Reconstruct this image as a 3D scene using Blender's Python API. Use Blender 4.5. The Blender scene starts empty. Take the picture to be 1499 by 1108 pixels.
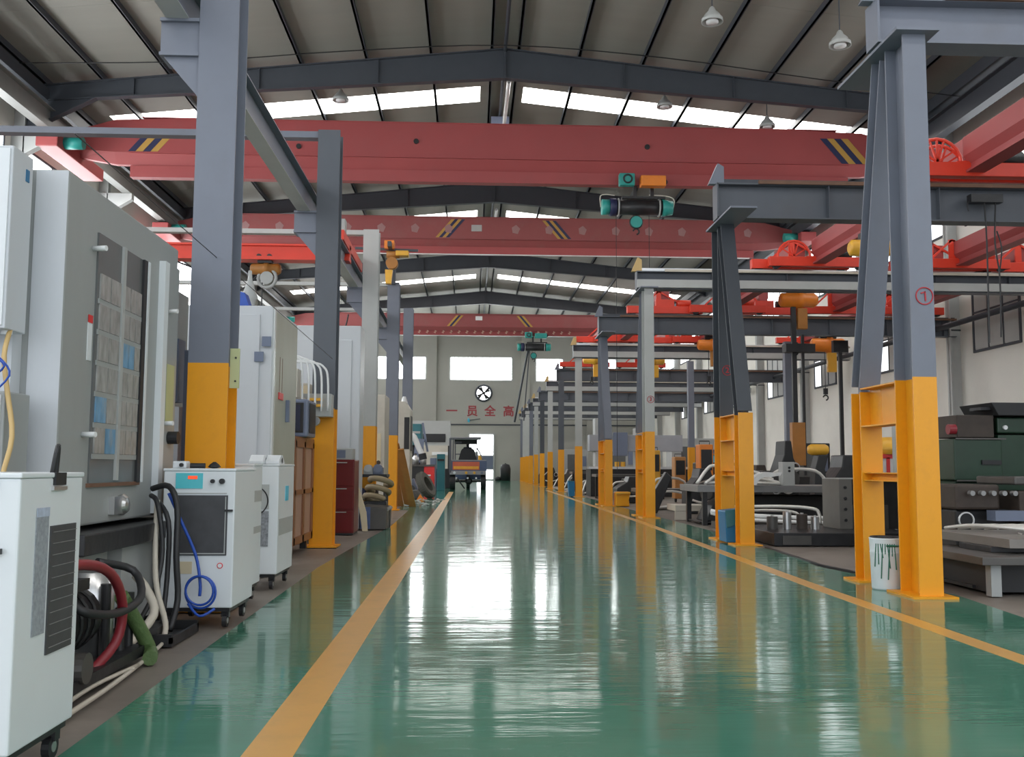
import bpy, bmesh, math, random
from mathutils import Vector, Matrix
random.seed(7)
R = random.Random(11)
sc = bpy.context.scene
COL = sc.collection
PI = math.pi

# ------------------------------------------------------------------ camera, world, lights, exposure
cam_d = bpy.data.cameras.new('camera'); cam = bpy.data.objects.new('camera', cam_d); COL.objects.link(cam)
sc.camera = cam
cam_d.sensor_width = 36.0; cam_d.lens = 36.0 * 1440.0 / 1499.0
cam_d.clip_start = 0.1; cam_d.clip_end = 400
yaw, pitch, roll = 0.0405, 0.0900, 0.005
Fw = Vector((math.sin(yaw) * math.cos(pitch), math.cos(yaw) * math.cos(pitch), math.sin(pitch)))
R0 = Vector((math.cos(yaw), -math.sin(yaw), 0)); U0 = R0.cross(Fw)
Rv = R0 * math.cos(roll) + U0 * math.sin(roll); Uv = U0 * math.cos(roll) - R0 * math.sin(roll)
m4 = Matrix((Rv, Uv, -Fw)).transposed().to_4x4(); m4.translation = Vector((0, 0, 1.2))
cam.matrix_world = m4

sc.view_settings.view_transform = 'Standard'; sc.view_settings.look = 'None'
sc.view_settings.gamma = 1.0; sc.view_settings.use_curve_mapping = False
sc.view_settings.exposure = 0.0
SKYLIGHT = 8.5
WINDOW = 8.5
w = bpy.data.worlds.new('sky'); sc.world = w; w.use_nodes = True
bg = w.node_tree.nodes['Background']
bg.inputs[0].default_value = (0.86, 0.93, 1.0, 1); bg.inputs[1].default_value = 1.9
sc.cycles.use_denoising = True
sc.cycles.max_bounces = 8; sc.cycles.diffuse_bounces = 4; sc.cycles.glossy_bounces = 4
sc.cycles.sample_clamp_indirect = 6.0

# ------------------------------------------------------------------ materials
MATS = {}
def mat(name, col, rough=0.55, metal=0.0, var=0.12, scale=3.0, bump=0.0, dirt=0.0, dirtcol=(0.12, 0.09, 0.06), stretch=(1, 1, 1), dscale=1.3):
    if name in MATS: return MATS[name]
    m = bpy.data.materials.new(name); m.use_nodes = True; nt = m.node_tree; n = nt.nodes; l = nt.links
    b = n['Principled BSDF']
    b.inputs['Roughness'].default_value = rough; b.inputs['Metallic'].default_value = metal
    tc = n.new('ShaderNodeTexCoord'); mp = n.new('ShaderNodeMapping'); l.new(tc.outputs['Object'], mp.inputs[0])
    mp.inputs['Scale'].default_value = stretch
    nz = n.new('ShaderNodeTexNoise'); nz.inputs['Scale'].default_value = scale; nz.inputs['Detail'].default_value = 5
    l.new(mp.outputs[0], nz.inputs['Vector'])
    mx = n.new('ShaderNodeMix'); mx.data_type = 'RGBA'
    mx.inputs[6].default_value = (*[c * (1 - var) for c in col], 1); mx.inputs[7].default_value = (*[min(1, c * (1 + var)) for c in col], 1)
    l.new(nz.outputs[0], mx.inputs[0]); out = mx.outputs[2]
    if dirt > 0:
        nz2 = n.new('ShaderNodeTexNoise'); nz2.inputs['Scale'].default_value = dscale; nz2.inputs['Detail'].default_value = 8; nz2.inputs['Roughness'].default_value = 0.7
        l.new(mp.outputs[0], nz2.inputs['Vector'])
        rp = n.new('ShaderNodeValToRGB'); rp.color_ramp.elements[0].position = 0.5; rp.color_ramp.elements[1].position = 0.75
        rp.color_ramp.elements[1].color = (dirt, dirt, dirt, 1); l.new(nz2.outputs[0], rp.inputs[0])
        m2 = n.new('ShaderNodeMix'); m2.data_type = 'RGBA'; l.new(rp.outputs[0], m2.inputs[0]); l.new(out, m2.inputs[6]); m2.inputs[7].default_value = (*dirtcol, 1)
        out = m2.outputs[2]
    l.new(out, b.inputs['Base Color'])
    if bump > 0:
        bp = n.new('ShaderNodeBump'); bp.inputs['Strength'].default_value = bump; bp.inputs['Distance'].default_value = 0.02
        l.new(nz.outputs[0], bp.inputs['Height']); l.new(bp.outputs[0], b.inputs['Normal'])
    MATS[name] = m
    return m
def emit(name, col, s):
    if name in MATS: return MATS[name]
    m = bpy.data.materials.new(name); m.use_nodes = True; nt = m.node_tree
    nt.nodes.remove(nt.nodes['Principled BSDF']); e = nt.nodes.new('ShaderNodeEmission')
    e.inputs[0].default_value = (*col, 1); e.inputs[1].default_value = s
    nt.links.new(e.outputs[0], nt.nodes['Material Output'].inputs[0]); MATS[name] = m
    return m

MID = mat('mid_grey_steel_paint', (0.095, 0.105, 0.125), 0.5, var=0.1, dirt=0.15)
GREY = mat('grey_steel_paint', (0.175, 0.19, 0.235), 0.45, var=0.08, dirt=0.15)
DGREY = mat('dark_steel_paint', (0.055, 0.062, 0.075), 0.5, var=0.1)
YEL = mat('orange_safety_paint', (0.82, 0.34, 0.008), 0.4, var=0.06, dirt=0.25, dirtcol=(0.35, 0.16, 0.03), dscale=3)
YPAINT = mat('yellow_line_paint', (0.62, 0.33, 0.08), 0.3, var=0.12, scale=4, dirt=0.3, dirtcol=(0.33, 0.22, 0.08), dscale=5)
CRED = mat('faded_red_crane_paint', (0.36, 0.066, 0.066), 0.5, var=0.1, scale=0.8, dirt=0.15, dirtcol=(0.25, 0.1, 0.1))
MAROON = mat('dull_maroon_crane_paint', (0.30, 0.075, 0.075), 0.55, var=0.12, scale=0.8, dirt=0.3, dirtcol=(0.25, 0.15, 0.14))
BRED = mat('bright_red_crane_paint', (0.78, 0.055, 0.025), 0.4, var=0.1, dirt=0.15, dirtcol=(0.3, 0.04, 0.02))
ORANGE = mat('orange_hoist_paint', (0.85, 0.24, 0.02), 0.4, var=0.1, dirt=0.2)
AMBER = mat('amber_hoist_paint', (0.80, 0.42, 0.04), 0.4, var=0.1, dirt=0.2)
BROWNOR = mat('rusty_orange_hoist_paint', (0.42, 0.17, 0.03), 0.5, var=0.2, dirt=0.4)
TEAL = mat('teal_motor_paint', (0.03, 0.33, 0.29), 0.4, var=0.1)
BLACK = mat('black_rubber', (0.018, 0.018, 0.02), 0.5, var=0.3)
DARK = mat('dark_oily_steel', (0.026, 0.026, 0.028), 0.4, 0.2, var=0.4, scale=6, bump=0.3)
IRON = mat('dull_plate_steel', (0.10, 0.095, 0.09), 0.4, 0.4, var=0.3, scale=4, dirt=0.3)
STEEL = mat('bare_bright_steel', (0.62, 0.62, 0.62), 0.28, 0.85, var=0.12)
PALE = mat('pale_galvanised_tube', (0.72, 0.70, 0.66), 0.35, 0.3, var=0.12)
WHITE = mat('white_cabinet_enamel', (0.72, 0.75, 0.77), 0.35, var=0.04, scale=2, dirt=0.10, dirtcol=(0.5, 0.48, 0.42))
MWHITE = mat('machine_white_enamel', (0.56, 0.58, 0.61), 0.4, var=0.05, scale=1.2, dirt=0.25, dirtcol=(0.42, 0.41, 0.38), stretch=(1, 1, 0.3))
MGREY = mat('machine_grey_enamel', (0.33, 0.345, 0.34), 0.42, var=0.06, scale=1.5, dirt=0.25, dirtcol=(0.25, 0.24, 0.2), stretch=(1, 1, 0.3))
PGREEN = mat('pale_olive_machine_paint', (0.42, 0.43, 0.36), 0.4, var=0.08, stretch=(1, 1, 0.3), dirt=0.3, dirtcol=(0.3, 0.22, 0.12))
BEIGE = mat('beige_machine_paint', (0.55, 0.51, 0.44), 0.5, var=0.08, dirt=0.2)
DKGRILL = mat('dark_grille', (0.06, 0.06, 0.065), 0.5, var=0.3, scale=12)
TURQ = mat('turquoise_panel', (0.10, 0.55, 0.62), 0.35, var=0.05)
RLED = emit('red_digits', (1.0, 0.12, 0.05), 1.0)
NAVY = mat('navy_paint', (0.02, 0.025, 0.08), 0.5)
SYEL = mat('stripe_yellow', (0.50, 0.29, 0.06), 0.5)
RUST = mat('brown_rusty_frame', (0.17, 0.085, 0.05), 0.6, var=0.3, scale=8)
GLASSD = mat('dusty_machine_window', (0.12, 0.125, 0.125), 0.25, var=0.15)
POCKET = mat('clear_plastic_pocket', (0.33, 0.325, 0.31), 0.2, var=0.55, scale=22, stretch=(1, 1, 0.4))
BPOCK = mat('blue_paper', (0.14, 0.32, 0.50), 0.4, var=0.6, scale=16, stretch=(1, 1, 0.4), dirt=1.0, dirtcol=(0.4, 0.4, 0.38), dscale=9)
BLUE = mat('blue_plastic', (0.008, 0.14, 0.30), 0.45, var=0.1)
BHOSE = mat('blue_air_hose', (0.02, 0.08, 0.42), 0.35)
RHOSE = mat('dark_red_hose', (0.25, 0.02, 0.03), 0.4)
GHOSE = mat('olive_green_hose', (0.09, 0.15, 0.05), 0.5, bump=0.5, scale=30)
CABLE = mat('cream_cable', (0.55, 0.50, 0.42), 0.5)
TAN = mat('tan_cable', (0.55, 0.38, 0.16), 0.5)
WOOD = mat('brown_varnished_wood', (0.25, 0.10, 0.045), 0.4, var=0.2, scale=3, stretch=(4, 4, 0.4))
WOODP = mat('worn_pinkish_panel', (0.42, 0.26, 0.19), 0.5, var=0.15, scale=3)
PLANK = mat('orange_stained_plank', (0.50, 0.23, 0.07), 0.5, var=0.15, stretch=(4, 4, 0.4))
CREAM = mat('cream_board', (0.66, 0.56, 0.38), 0.5, var=0.1)
WINE = mat('wine_red_enamel', (0.14, 0.008, 0.010), 0.3, var=0.25, scale=2)
RED = mat('red_enamel', (0.72, 0.03, 0.03), 0.35)
DGREEN = mat('dark_green_machine_paint', (0.012, 0.042, 0.022), 0.4, var=0.3, scale=5, dirt=0.4, dirtcol=(0.02, 0.02, 0.015))
BROWN = mat('grimy_brown_paint', (0.05, 0.036, 0.028), 0.6, var=0.4, scale=8)
TEALM = mat('teal_machine_paint', (0.03, 0.16, 0.19), 0.45, var=0.1)
BGREY = mat('bluish_grey_paint', (0.16, 0.19, 0.27), 0.4, var=0.12)
LGREY = mat('light_grey_paint', (0.42, 0.43, 0.42), 0.45, var=0.08)
RAILW = mat('pale_paint_and_lit_underside', (0.45, 0.46, 0.45), 0.5, var=0.08)
TYRE = mat('dusty_tyre_rubber', (0.10, 0.10, 0.085), 0.7, var=0.3, bump=0.4, scale=20)
CLOTH = mat('dark_work_clothes', (0.02, 0.025, 0.035), 0.9)
SKIN = mat('skin', (0.45, 0.26, 0.18), 0.6)
REDMARK = mat('red_hand_paint', (0.45, 0.03, 0.04), 0.6)
WALLRED = mat('faded_red_wall_paint', (0.38, 0.07, 0.08), 0.7)
CYAN = mat('cyan_plastic', (0.10, 0.55, 0.75), 0.4)
GLOSSW = mat('glossy_white_plastic', (0.75, 0.76, 0.76), 0.25)
TRUCKB = mat('truck_blue_paint', (0.08, 0.11, 0.20), 0.4, var=0.15)
TRUCKG = mat('truck_grey_metal', (0.30, 0.30, 0.31), 0.45, var=0.15)
NOTE = mat('yellow_green_notice', (0.48, 0.50, 0.26), 0.5)
NOTEG = mat('printed_note_grey', (0.30, 0.32, 0.35), 0.6, var=0.5, scale=60)
WALLM = mat('cream_wall_plaster', (0.80, 0.78, 0.72), 0.8, var=0.06, scale=0.6, dirt=0.25, dirtcol=(0.55, 0.53, 0.48), dscale=0.5)
WALLB = mat('grey_wall_plaster', (0.43, 0.425, 0.385), 0.85, var=0.08, scale=0.4, dirt=0.25, dirtcol=(0.34, 0.33, 0.30), dscale=0.3)
ROOFM = mat('roof_sheet', (0.27, 0.265, 0.235), 0.6, var=0.10, scale=0.8, dirt=0.35, dirtcol=(0.28, 0.26, 0.22), dscale=0.5, stretch=(0.3, 2, 1))
WGREY = mat('dim_window_glass', (0.48, 0.49, 0.48), 0.6, var=0.15, scale=1)
SKYL = emit('daylight_roof_sheet', (1.0, 0.98, 0.94), SKYLIGHT)
WINL = emit('daylight_window', (0.95, 0.98, 1.0), WINDOW)
RWIN = emit('daylight_right_window', (0.95, 0.98, 1.0), 3.0)
BWIN = emit('daylight_back_window', (0.95, 0.99, 0.98), 14.0)
DIMW = emit('dim_daylight_pane', (0.95, 0.98, 1.0), 1.6)
DOORL = emit('daylight_doorway', (0.95, 0.98, 1.0), WINDOW * 0.6)

def floor_mat():
    m = bpy.data.materials.new('green_epoxy_floor'); m.use_nodes = True; nt = m.node_tree; n = nt.nodes; l = nt.links
    b = n['Principled BSDF']; tc = n.new('ShaderNodeTexCoord')
    nz = n.new('ShaderNodeTexNoise'); nz.inputs['Scale'].default_value = 0.7; nz.inputs['Detail'].default_value = 8; l.new(tc.outputs['Object'], nz.inputs['Vector'])
    rp = n.new('ShaderNodeValToRGB'); e = rp.color_ramp.elements
    e[0].position = 0.3; e[0].color = (0.055, 0.185, 0.125, 1); e[1].position = 0.72; e[1].color = (0.085, 0.245, 0.17, 1)
    l.new(nz.outputs[0], rp.inputs[0]); l.new(rp.outputs[0], b.inputs['Base Color'])
    r2 = n.new('ShaderNodeMapRange'); r2.inputs[3].default_value = 0.04; r2.inputs[4].default_value = 0.13
    nz3 = n.new('ShaderNodeTexNoise'); nz3.inputs['Scale'].default_value = 2.5; nz3.inputs['Detail'].default_value = 6; l.new(tc.outputs['Object'], nz3.inputs['Vector'])
    l.new(nz3.outputs[0], r2.inputs[0]); l.new(r2.outputs[0], b.inputs['Roughness'])
    b.inputs['IOR'].default_value = 1.45
    mp = n.new('ShaderNodeMapping'); mp.inputs['Scale'].default_value = (0.35, 2.2, 1); l.new(tc.outputs['Object'], mp.inputs[0])
    nz2 = n.new('ShaderNodeTexNoise'); nz2.inputs['Scale'].default_value = 1.4; nz2.inputs['Detail'].default_value = 4; nz2.inputs['Roughness'].default_value = 0.6; l.new(mp.outputs[0], nz2.inputs['Vector'])
    bp = n.new('ShaderNodeBump'); bp.inputs['Strength'].default_value = 0.45; bp.inputs['Distance'].default_value = 0.011
    l.new(nz2.outputs[0], bp.inputs['Height']); l.new(bp.outputs[0], b.inputs['Normal'])
    return m
FLOORM = floor_mat()
CONC = mat('worn_concrete', (0.21, 0.18, 0.155), 0.5, var=0.25, scale=1.5, bump=0.2, dirt=0.5, dirtcol=(0.07, 0.06, 0.055))

# ------------------------------------------------------------------ mesh helpers
ORG = {}
class MB:
    def __init__(s): s.v = []; s.f = []
    def add(s, vs, fs):
        o = len(s.v); s.v += [tuple(v) for v in vs]; s.f += [tuple(i + o for i in f) for f in fs]; return s
    def box(s, x0, x1, y0, y1, z0, z1):
        return s.add([(x0, y0, z0), (x1, y0, z0), (x1, y1, z0), (x0, y1, z0), (x0, y0, z1), (x1, y0, z1), (x1, y1, z1), (x0, y1, z1)],
                     [(0, 3, 2, 1), (4, 5, 6, 7), (0, 1, 5, 4), (1, 2, 6, 5), (2, 3, 7, 6), (3, 0, 4, 7)])
    def bar(s, p, q, w, h, up=(0, 0, 1), off=0.0):
        """box beam from p to q, w across, h along up, shifted off along up"""
        p, q, up = Vector(p), Vector(q), Vector(up); d = (q - p).normalized()
        sd = d.cross(up).normalized(); u = sd.cross(d).normalized()
        vs = []
        for c in (p, q):
            for a, b in ((-1, -1), (1, -1), (1, 1), (-1, 1)): vs.append(c + sd * a * w / 2 + u * (b * h / 2 + off))
        return s.add(vs, [(0, 1, 2, 3), (7, 6, 5, 4), (0, 4, 5, 1), (1, 5, 6, 2), (2, 6, 7, 3), (3, 7, 4, 0)])
    def ibeam(s, p, q, w, h, up=(0, 0, 1), tf=0.02, tw=0.015):
        s.bar(p, q, w, tf, up, h / 2 - tf / 2); s.bar(p, q, w, tf, up, -h / 2 + tf / 2); return s.bar(p, q, tw, h - 2 * tf, up)
    def cyl(s, p, q, r, r2=None, n=16, cap=True):
        r2 = r if r2 is None else r2
        p, q = Vector(p), Vector(q); d = (q - p).normalized(); a = d.orthogonal().normalized(); b = d.cross(a)
        vs = [p + (a * math.cos(2 * PI * i / n) + b * math.sin(2 * PI * i / n)) * r for i in range(n)]
        vs += [q + (a * math.cos(2 * PI * i / n) + b * math.sin(2 * PI * i / n)) * r2 for i in range(n)]
        fs = [(i, (i + 1) % n, n + (i + 1) % n, n + i) for i in range(n)]
        if cap: fs += [tuple(range(n - 1, -1, -1)), tuple(range(n, 2 * n))]
        return s.add(vs, fs)
    def tube(s, pts, r, n=8, smooth=4):
        P = [Vector(p) for p in pts]
        if smooth > 1 and len(P) > 2:
            Q = []
            for i in range(len(P) - 1):
                p0, p1, p2, p3 = P[max(i - 1, 0)], P[i], P[i + 1], P[min(i + 2, len(P) - 1)]
                for k in range(smooth):
                    t = k / smooth
                    Q.append(0.5 * ((2 * p1) + (p2 - p0) * t + (2 * p0 - 5 * p1 + 4 * p2 - p3) * t * t + (3 * p1 - p0 - 3 * p2 + p3) * t ** 3))
            Q.append(P[-1]); P = Q
        vs = []; a = None
        for i, p in enumerate(P):
            d = (P[min(i + 1, len(P) - 1)] - P[max(i - 1, 0)]).normalized()
            a = d.orthogonal().normalized() if a is None else (a - d * a.dot(d)).normalized()
            b = d.cross(a)
            vs += [p + (a * math.cos(2 * PI * k / n) + b * math.sin(2 * PI * k / n)) * r for k in range(n)]
        fs = []
        for i in range(len(P) - 1):
            for k in range(n): fs.append((i * n + k, i * n + (k + 1) % n, (i + 1) * n + (k + 1) % n, (i + 1) * n + k))
        fs += [tuple(range(n - 1, -1, -1)), tuple(range((len(P) - 1) * n, len(P) * n))]
        return s.add(vs, fs)
    def prism(s, poly, axis, a0, a1):
        """poly in the two other axes (order x,y,z without axis), extruded a0..a1"""
        def P(u, v, a): return {'x': (a, u, v), 'y': (u, a, v), 'z': (u, v, a)}[axis]
        n = len(poly); vs = [P(u, v, a0) for u, v in poly] + [P(u, v, a1) for u, v in poly]
        return s.add(vs, [tuple(range(n)), tuple(range(2 * n - 1, n - 1, -1))] + [(i, n + i, n + (i + 1) % n, (i + 1) % n) for i in range(n)])
    def lathe(s, prof, c, axis=(0, 0, 1), n=20):
        c = Vector(c); d = Vector(axis).normalized(); a = d.orthogonal().normalized(); b = d.cross(a); m = len(prof); vs = []
        for r, h in prof:
            for i in range(n): vs.append(c + d * h + (a * math.cos(2 * PI * i / n) + b * math.sin(2 * PI * i / n)) * max(r, 1e-4))
        fs = [(j * n + i, j * n + (i + 1) % n, (j + 1) * n + (i + 1) % n, (j + 1) * n + i) for j in range(m - 1) for i in range(n)]
        fs += [tuple(range(n - 1, -1, -1)), tuple(range((m - 1) * n, m * n))]
        return s.add(vs, fs)
    def ring(s, c, R_, r, axis=(0, 0, 1), n=24, k=8, a0=0, a1=2 * PI):
        c = Vector(c); d = Vector(axis).normalized(); a = d.orthogonal().normalized(); b = d.cross(a)
        full = abs(a1 - a0 - 2 * PI) < 1e-6
        pts = [c + (a * math.cos(a0 + (a1 - a0) * i / n) + b * math.sin(a0 + (a1 - a0) * i / n)) * R_ for i in range(n + (0 if full else 1))]
        vs = []
        for i, p in enumerate(pts):
            rad = (p - c).normalized()
            vs += [p + (rad * math.cos(2 * PI * j / k) + d * math.sin(2 * PI * j / k)) * r for j in range(k)]
        N = len(pts); fs = []
        for i in range(N if full else N - 1):
            for j in range(k): fs.append((i * k + j, i * k + (j + 1) % k, ((i + 1) % N) * k + (j + 1) % k, ((i + 1) % N) * k + j))
        return s.add(vs, fs)
    def build(s, name, m, parent=None, label=None, bevel=0.0, smooth=False, kind=None):
        o3 = ORG.get(parent.name, Vector()) if parent else Vector()
        me = bpy.data.meshes.new(name); me.from_pydata([(v[0] - o3[0], v[1] - o3[1], v[2] - o3[2]) for v in s.v], [], s.f)
        bm = bmesh.new(); bm.from_mesh(me); bmesh.ops.recalc_face_normals(bm, faces=bm.faces); bm.to_mesh(me); bm.free()
        me.materials.append(m)
        if smooth:
            for p in me.polygons: p.use_smooth = len(p.vertices) <= 4
        ob = bpy.data.objects.new(name, me); COL.objects.link(ob)
        if parent: ob.parent = parent; ORG[ob.name] = o3
        if label: ob['label'] = label
        if kind: ob['kind'] = kind
        if bevel > 0:
            b = ob.modifiers.new('edge', 'BEVEL'); b.width = bevel; b.segments = 2; b.limit_method = 'ANGLE'
        return ob
def B(x0, x1, y0, y1, z0, z1): return MB().box(x0, x1, y0, y1, z0, z1)
def thing(name, label, cat, loc, group=None):
    o = bpy.data.objects.new(name, None); COL.objects.link(o); o.location = loc; o.empty_display_size = 0.1
    o['label'] = label; o['category'] = cat; o['kind'] = 'thing'
    if group: o['group'] = group
    ORG[o.name] = Vector(loc); return o
def tag(o, label, cat, group=None):
    o['label'] = label; o['category'] = cat; o['kind'] = 'thing'
    if group: o['group'] = group
    return o
def struct(o): o['kind'] = 'structure'; return o
def dup(root, loc, label=None, group=None, rz=0.0):
    r = root.copy(); COL.objects.link(r); r.location = loc; r.rotation_euler = (0, 0, rz)
    if label: r['label'] = label
    if group: r['group'] = group
    for ch in list(root.children):
        c = ch.copy(); COL.objects.link(c); c.parent = r
        for g in list(ch.children):
            d = g.copy(); COL.objects.link(d); d.parent = c
    return r
def text(body, size, loc, rot, m, parent, name='lettering', ext=0.004):
    cu = bpy.data.curves.new(name, 'FONT'); cu.body = body; cu.size = size; cu.extrude = ext; cu.offset = size * 0.022; cu.align_x = 'CENTER'; cu.align_y = 'CENTER'
    cu.materials.append(m); tmp = bpy.data.objects.new(name, cu); COL.objects.link(tmp)
    bpy.context.view_layer.update()
    me = bpy.data.meshes.new_from_object(tmp.evaluated_get(bpy.context.evaluated_depsgraph_get())); bpy.data.objects.remove(tmp)
    o = bpy.data.objects.new(name, me); COL.objects.link(o); o.rotation_euler = rot
    if parent: o.parent = parent; loc = Vector(loc) - ORG.get(parent.name, Vector())
    o.location = loc; return o

# ------------------------------------------------------------------ the hall
XL, XR, XC = -14.9, 16.1, 1.0
Y0, Y1 = -6.0, 90.0
SL = 0.104
def ztop(x): return 15.05 - SL * abs(x - XC)
FR = [2.4, 17.0, 31.6, 46.9, 62.6, 76.8]

fl = struct(B(-15.3, 16.5, Y0, Y1 + 0.3, -0.3, -0.012).build('floor', CONC))
# green coated lane with slightly irregular concrete edges
lane = [(-1.66, Y0), (-1.70, 4.3), (-1.78, 9.0), (-1.82, 12.0), (-1.72, 16.5), (-1.62, 20), (-1.74, 28.0), (-2.1, 28.2), (-2.2, 40), (-2.2, 50), (-3.0, 50.2), (-3.0, Y1),
        (4.9, Y1), (4.6, 30), (4.62, 19.0), (4.42, 15.2), (4.5, 13.5), (4.28, 12.2), (4.6, 9.9), (4.66, 9.4), (4.5, 7.9), (4.5, Y0)]
struct(MB().prism(lane, 'z', -0.02, 0.0).build('floor_coating', FLOORM, fl))
lp = [(-0.93, Y0), (-0.73, Y0), (-0.73, 20), (-0.86, 48), (-1.08, 48), (-0.97, 20)]
struct(MB().prism(lp, 'z', -0.001, 0.0015).build('floor_line', YPAINT, fl, 'broad yellow aisle line on the green floor beside the machines'))
rp_ = [(3.40, Y0), (3.56, Y0), (3.60, 10), (3.86, 22), (4.05, 52), (3.87, 52), (3.70, 22), (3.43, 10)]
struct(MB().prism(rp_, 'z', -0.001, 0.0015).build('floor_line', YPAINT, fl, 'yellow aisle line on the green floor in front of the gantry posts'))
# dark steel kerb edging beside the posts
struct(MB().bar((4.50, 15.0, 0.004), (4.36, 12.3, 0.004), 0.05, 0.02).bar((4.36, 12.3, 0.004), (4.64, 10.2, 0.004), 0.05, 0.02).bar((4.62, 19.0, 0.004), (4.46, 15.6, 0.004), 0.04, 0.02).build('floor_edging', BLACK, fl))

wr = struct(B(XR, XR + 0.3, Y0, Y1, 0, 13.6).build('wall_right', WALLM))
wl = struct(B(XL - 0.3, XL, Y0, Y1, 0, 13.6).build('wall_left', WALLM))
# back wall in pieces around its openings
bw = struct(MB().prism([(XL, 0), (XR, 0), (XR, 13.6), (XC, 15.2), (XL, 13.6)], 'y', Y1, Y1 + 0.3).build('wall_back', WALLB))
# pilasters and band on back wall
for x in (-9.6, -3.65, 4.9, 10.9): struct(B(x - 0.38, x + 0.38, Y1 - 0.25, Y1, 0, 13.4).build('wall_pilaster', WALLB, bw))
struct(B(XL, XR, Y1 - 0.08, Y1, 5.0, 5.12).build('wall_conduit', DGREY, bw, 'thin dark pipe running across the back wall'))
wn = 1
def back_window(x0, x1, z0, z1, n):
    global wn
    wf = struct(B(x0 - 0.12, x1 + 0.12, Y1 - 0.06, Y1 - 0.005, z0 - 0.12, z1 + 0.12).build('window_%d' % wn, LGREY)); wn += 1
    d = (x1 - x0) / n
    for i in range(n): B(x0 + i * d + 0.02, x0 + (i + 1) * d - 0.02, Y1 - 0.10, Y1 - 0.05, z0, z1).build('pane', BWIN, wf)
back_window(-14.2, -11.0, 9.25, 11.2, 3); back_window(-8.95, -4.3, 9.25, 11.2, 4); back_window(-2.0, 3.6, 9.2, 11.2, 5); back_window(5.9, 8.3, 9.15, 11.1, 2); back_window(11.8, 13.2, 9.15, 11.1, 1)
# bright door in the back wall
dr = struct(B(-0.35, 2.1, Y1 - 0.12, Y1 - 0.01, 0, 4.3).build('door_1', LGREY))
B(-0.2, 1.95, Y1 - 0.16, Y1 - 0.11, 2.6, 4.15).build('pane', DOORL, dr); B(0.6, 1.95, Y1 - 0.16, Y1 - 0.11, 2.3, 2.55).build('pane', DOORL, dr)
B(-0.2, 1.95, Y1 - 0.15, Y1 - 0.11, 1.05, 2.2).build('door_panel', BGREY, dr)
B(0.5, 1.95, Y1 - 0.16, Y1 - 0.11, 0.15, 0.95).build('pane', DOORL, dr)
# fan in the back wall
fan = thing('exhaust_fan', 'round exhaust fan with dark blades set high in the back wall', 'fan', (1.05, Y1 - 0.1, 7.95))
MB().ring((1.05, Y1 - 0.12, 7.95), 0.72, 0.10, (0, 1, 0), 28, 8).build('rim', DGREY, fan, smooth=True)
MB().cyl((1.05, Y1 - 0.03, 7.95), (1.05, Y1 - 0.06, 7.95), 0.66, n=28).build('opening', WINL, fan, 'bright daylight opening')
for k in range(4):
    a = k * PI / 2 + 0.55; c, s_ = math.cos(a), math.sin(a)
    MB().prism([(1.05 + c * 0.1 - s_ * 0.06, 7.95 + s_ * 0.1 + c * 0.06), (1.05 + c * 0.62 - s_ * 0.27, 7.95 + s_ * 0.62 + c * 0.27), (1.05 + c * 0.6 + s_ * 0.17, 7.95 + s_ * 0.6 - c * 0.17), (1.05 + c * 0.1 + s_ * 0.06, 7.95 + s_ * 0.1 - c * 0.06)], 'y', Y1 - 0.16, Y1 - 0.12).build('blade', DARK, fan)
MB().cyl((1.05, Y1 - 0.2, 7.95), (1.05, Y1 - 0.08, 7.95), 0.15).build('hub', DARK, fan)
for ch, x in (('一', -1.85), ('员', 0.02), ('全', 1.65), ('高', 3.35)):
    text(ch, 1.05, (x, Y1 - 0.02, 6.25), (PI / 2, 0, 0), WALLRED, bw, 'lettering', 0.01)
# wall lamp
wlamp = thing('wall_lamp', 'small cyan lamp on a bracket below the red characters on the back wall', 'lamp', (-0.2, Y1 - 0.3, 5.45))
MB().bar((-0.2, Y1 - 0.3, 5.45), (0.75, Y1 - 0.05, 5.6), 0.06, 0.06).build('bracket', DGREY, wlamp)
MB().lathe([(0.05, -0.12), (0.2, -0.05), (0.2, 0.05), (0.05, 0.12)], (-0.3, Y1 - 0.32, 5.45), (1, 0, 0.1)).build('lamp_head', CYAN, wlamp, smooth=True)

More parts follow.
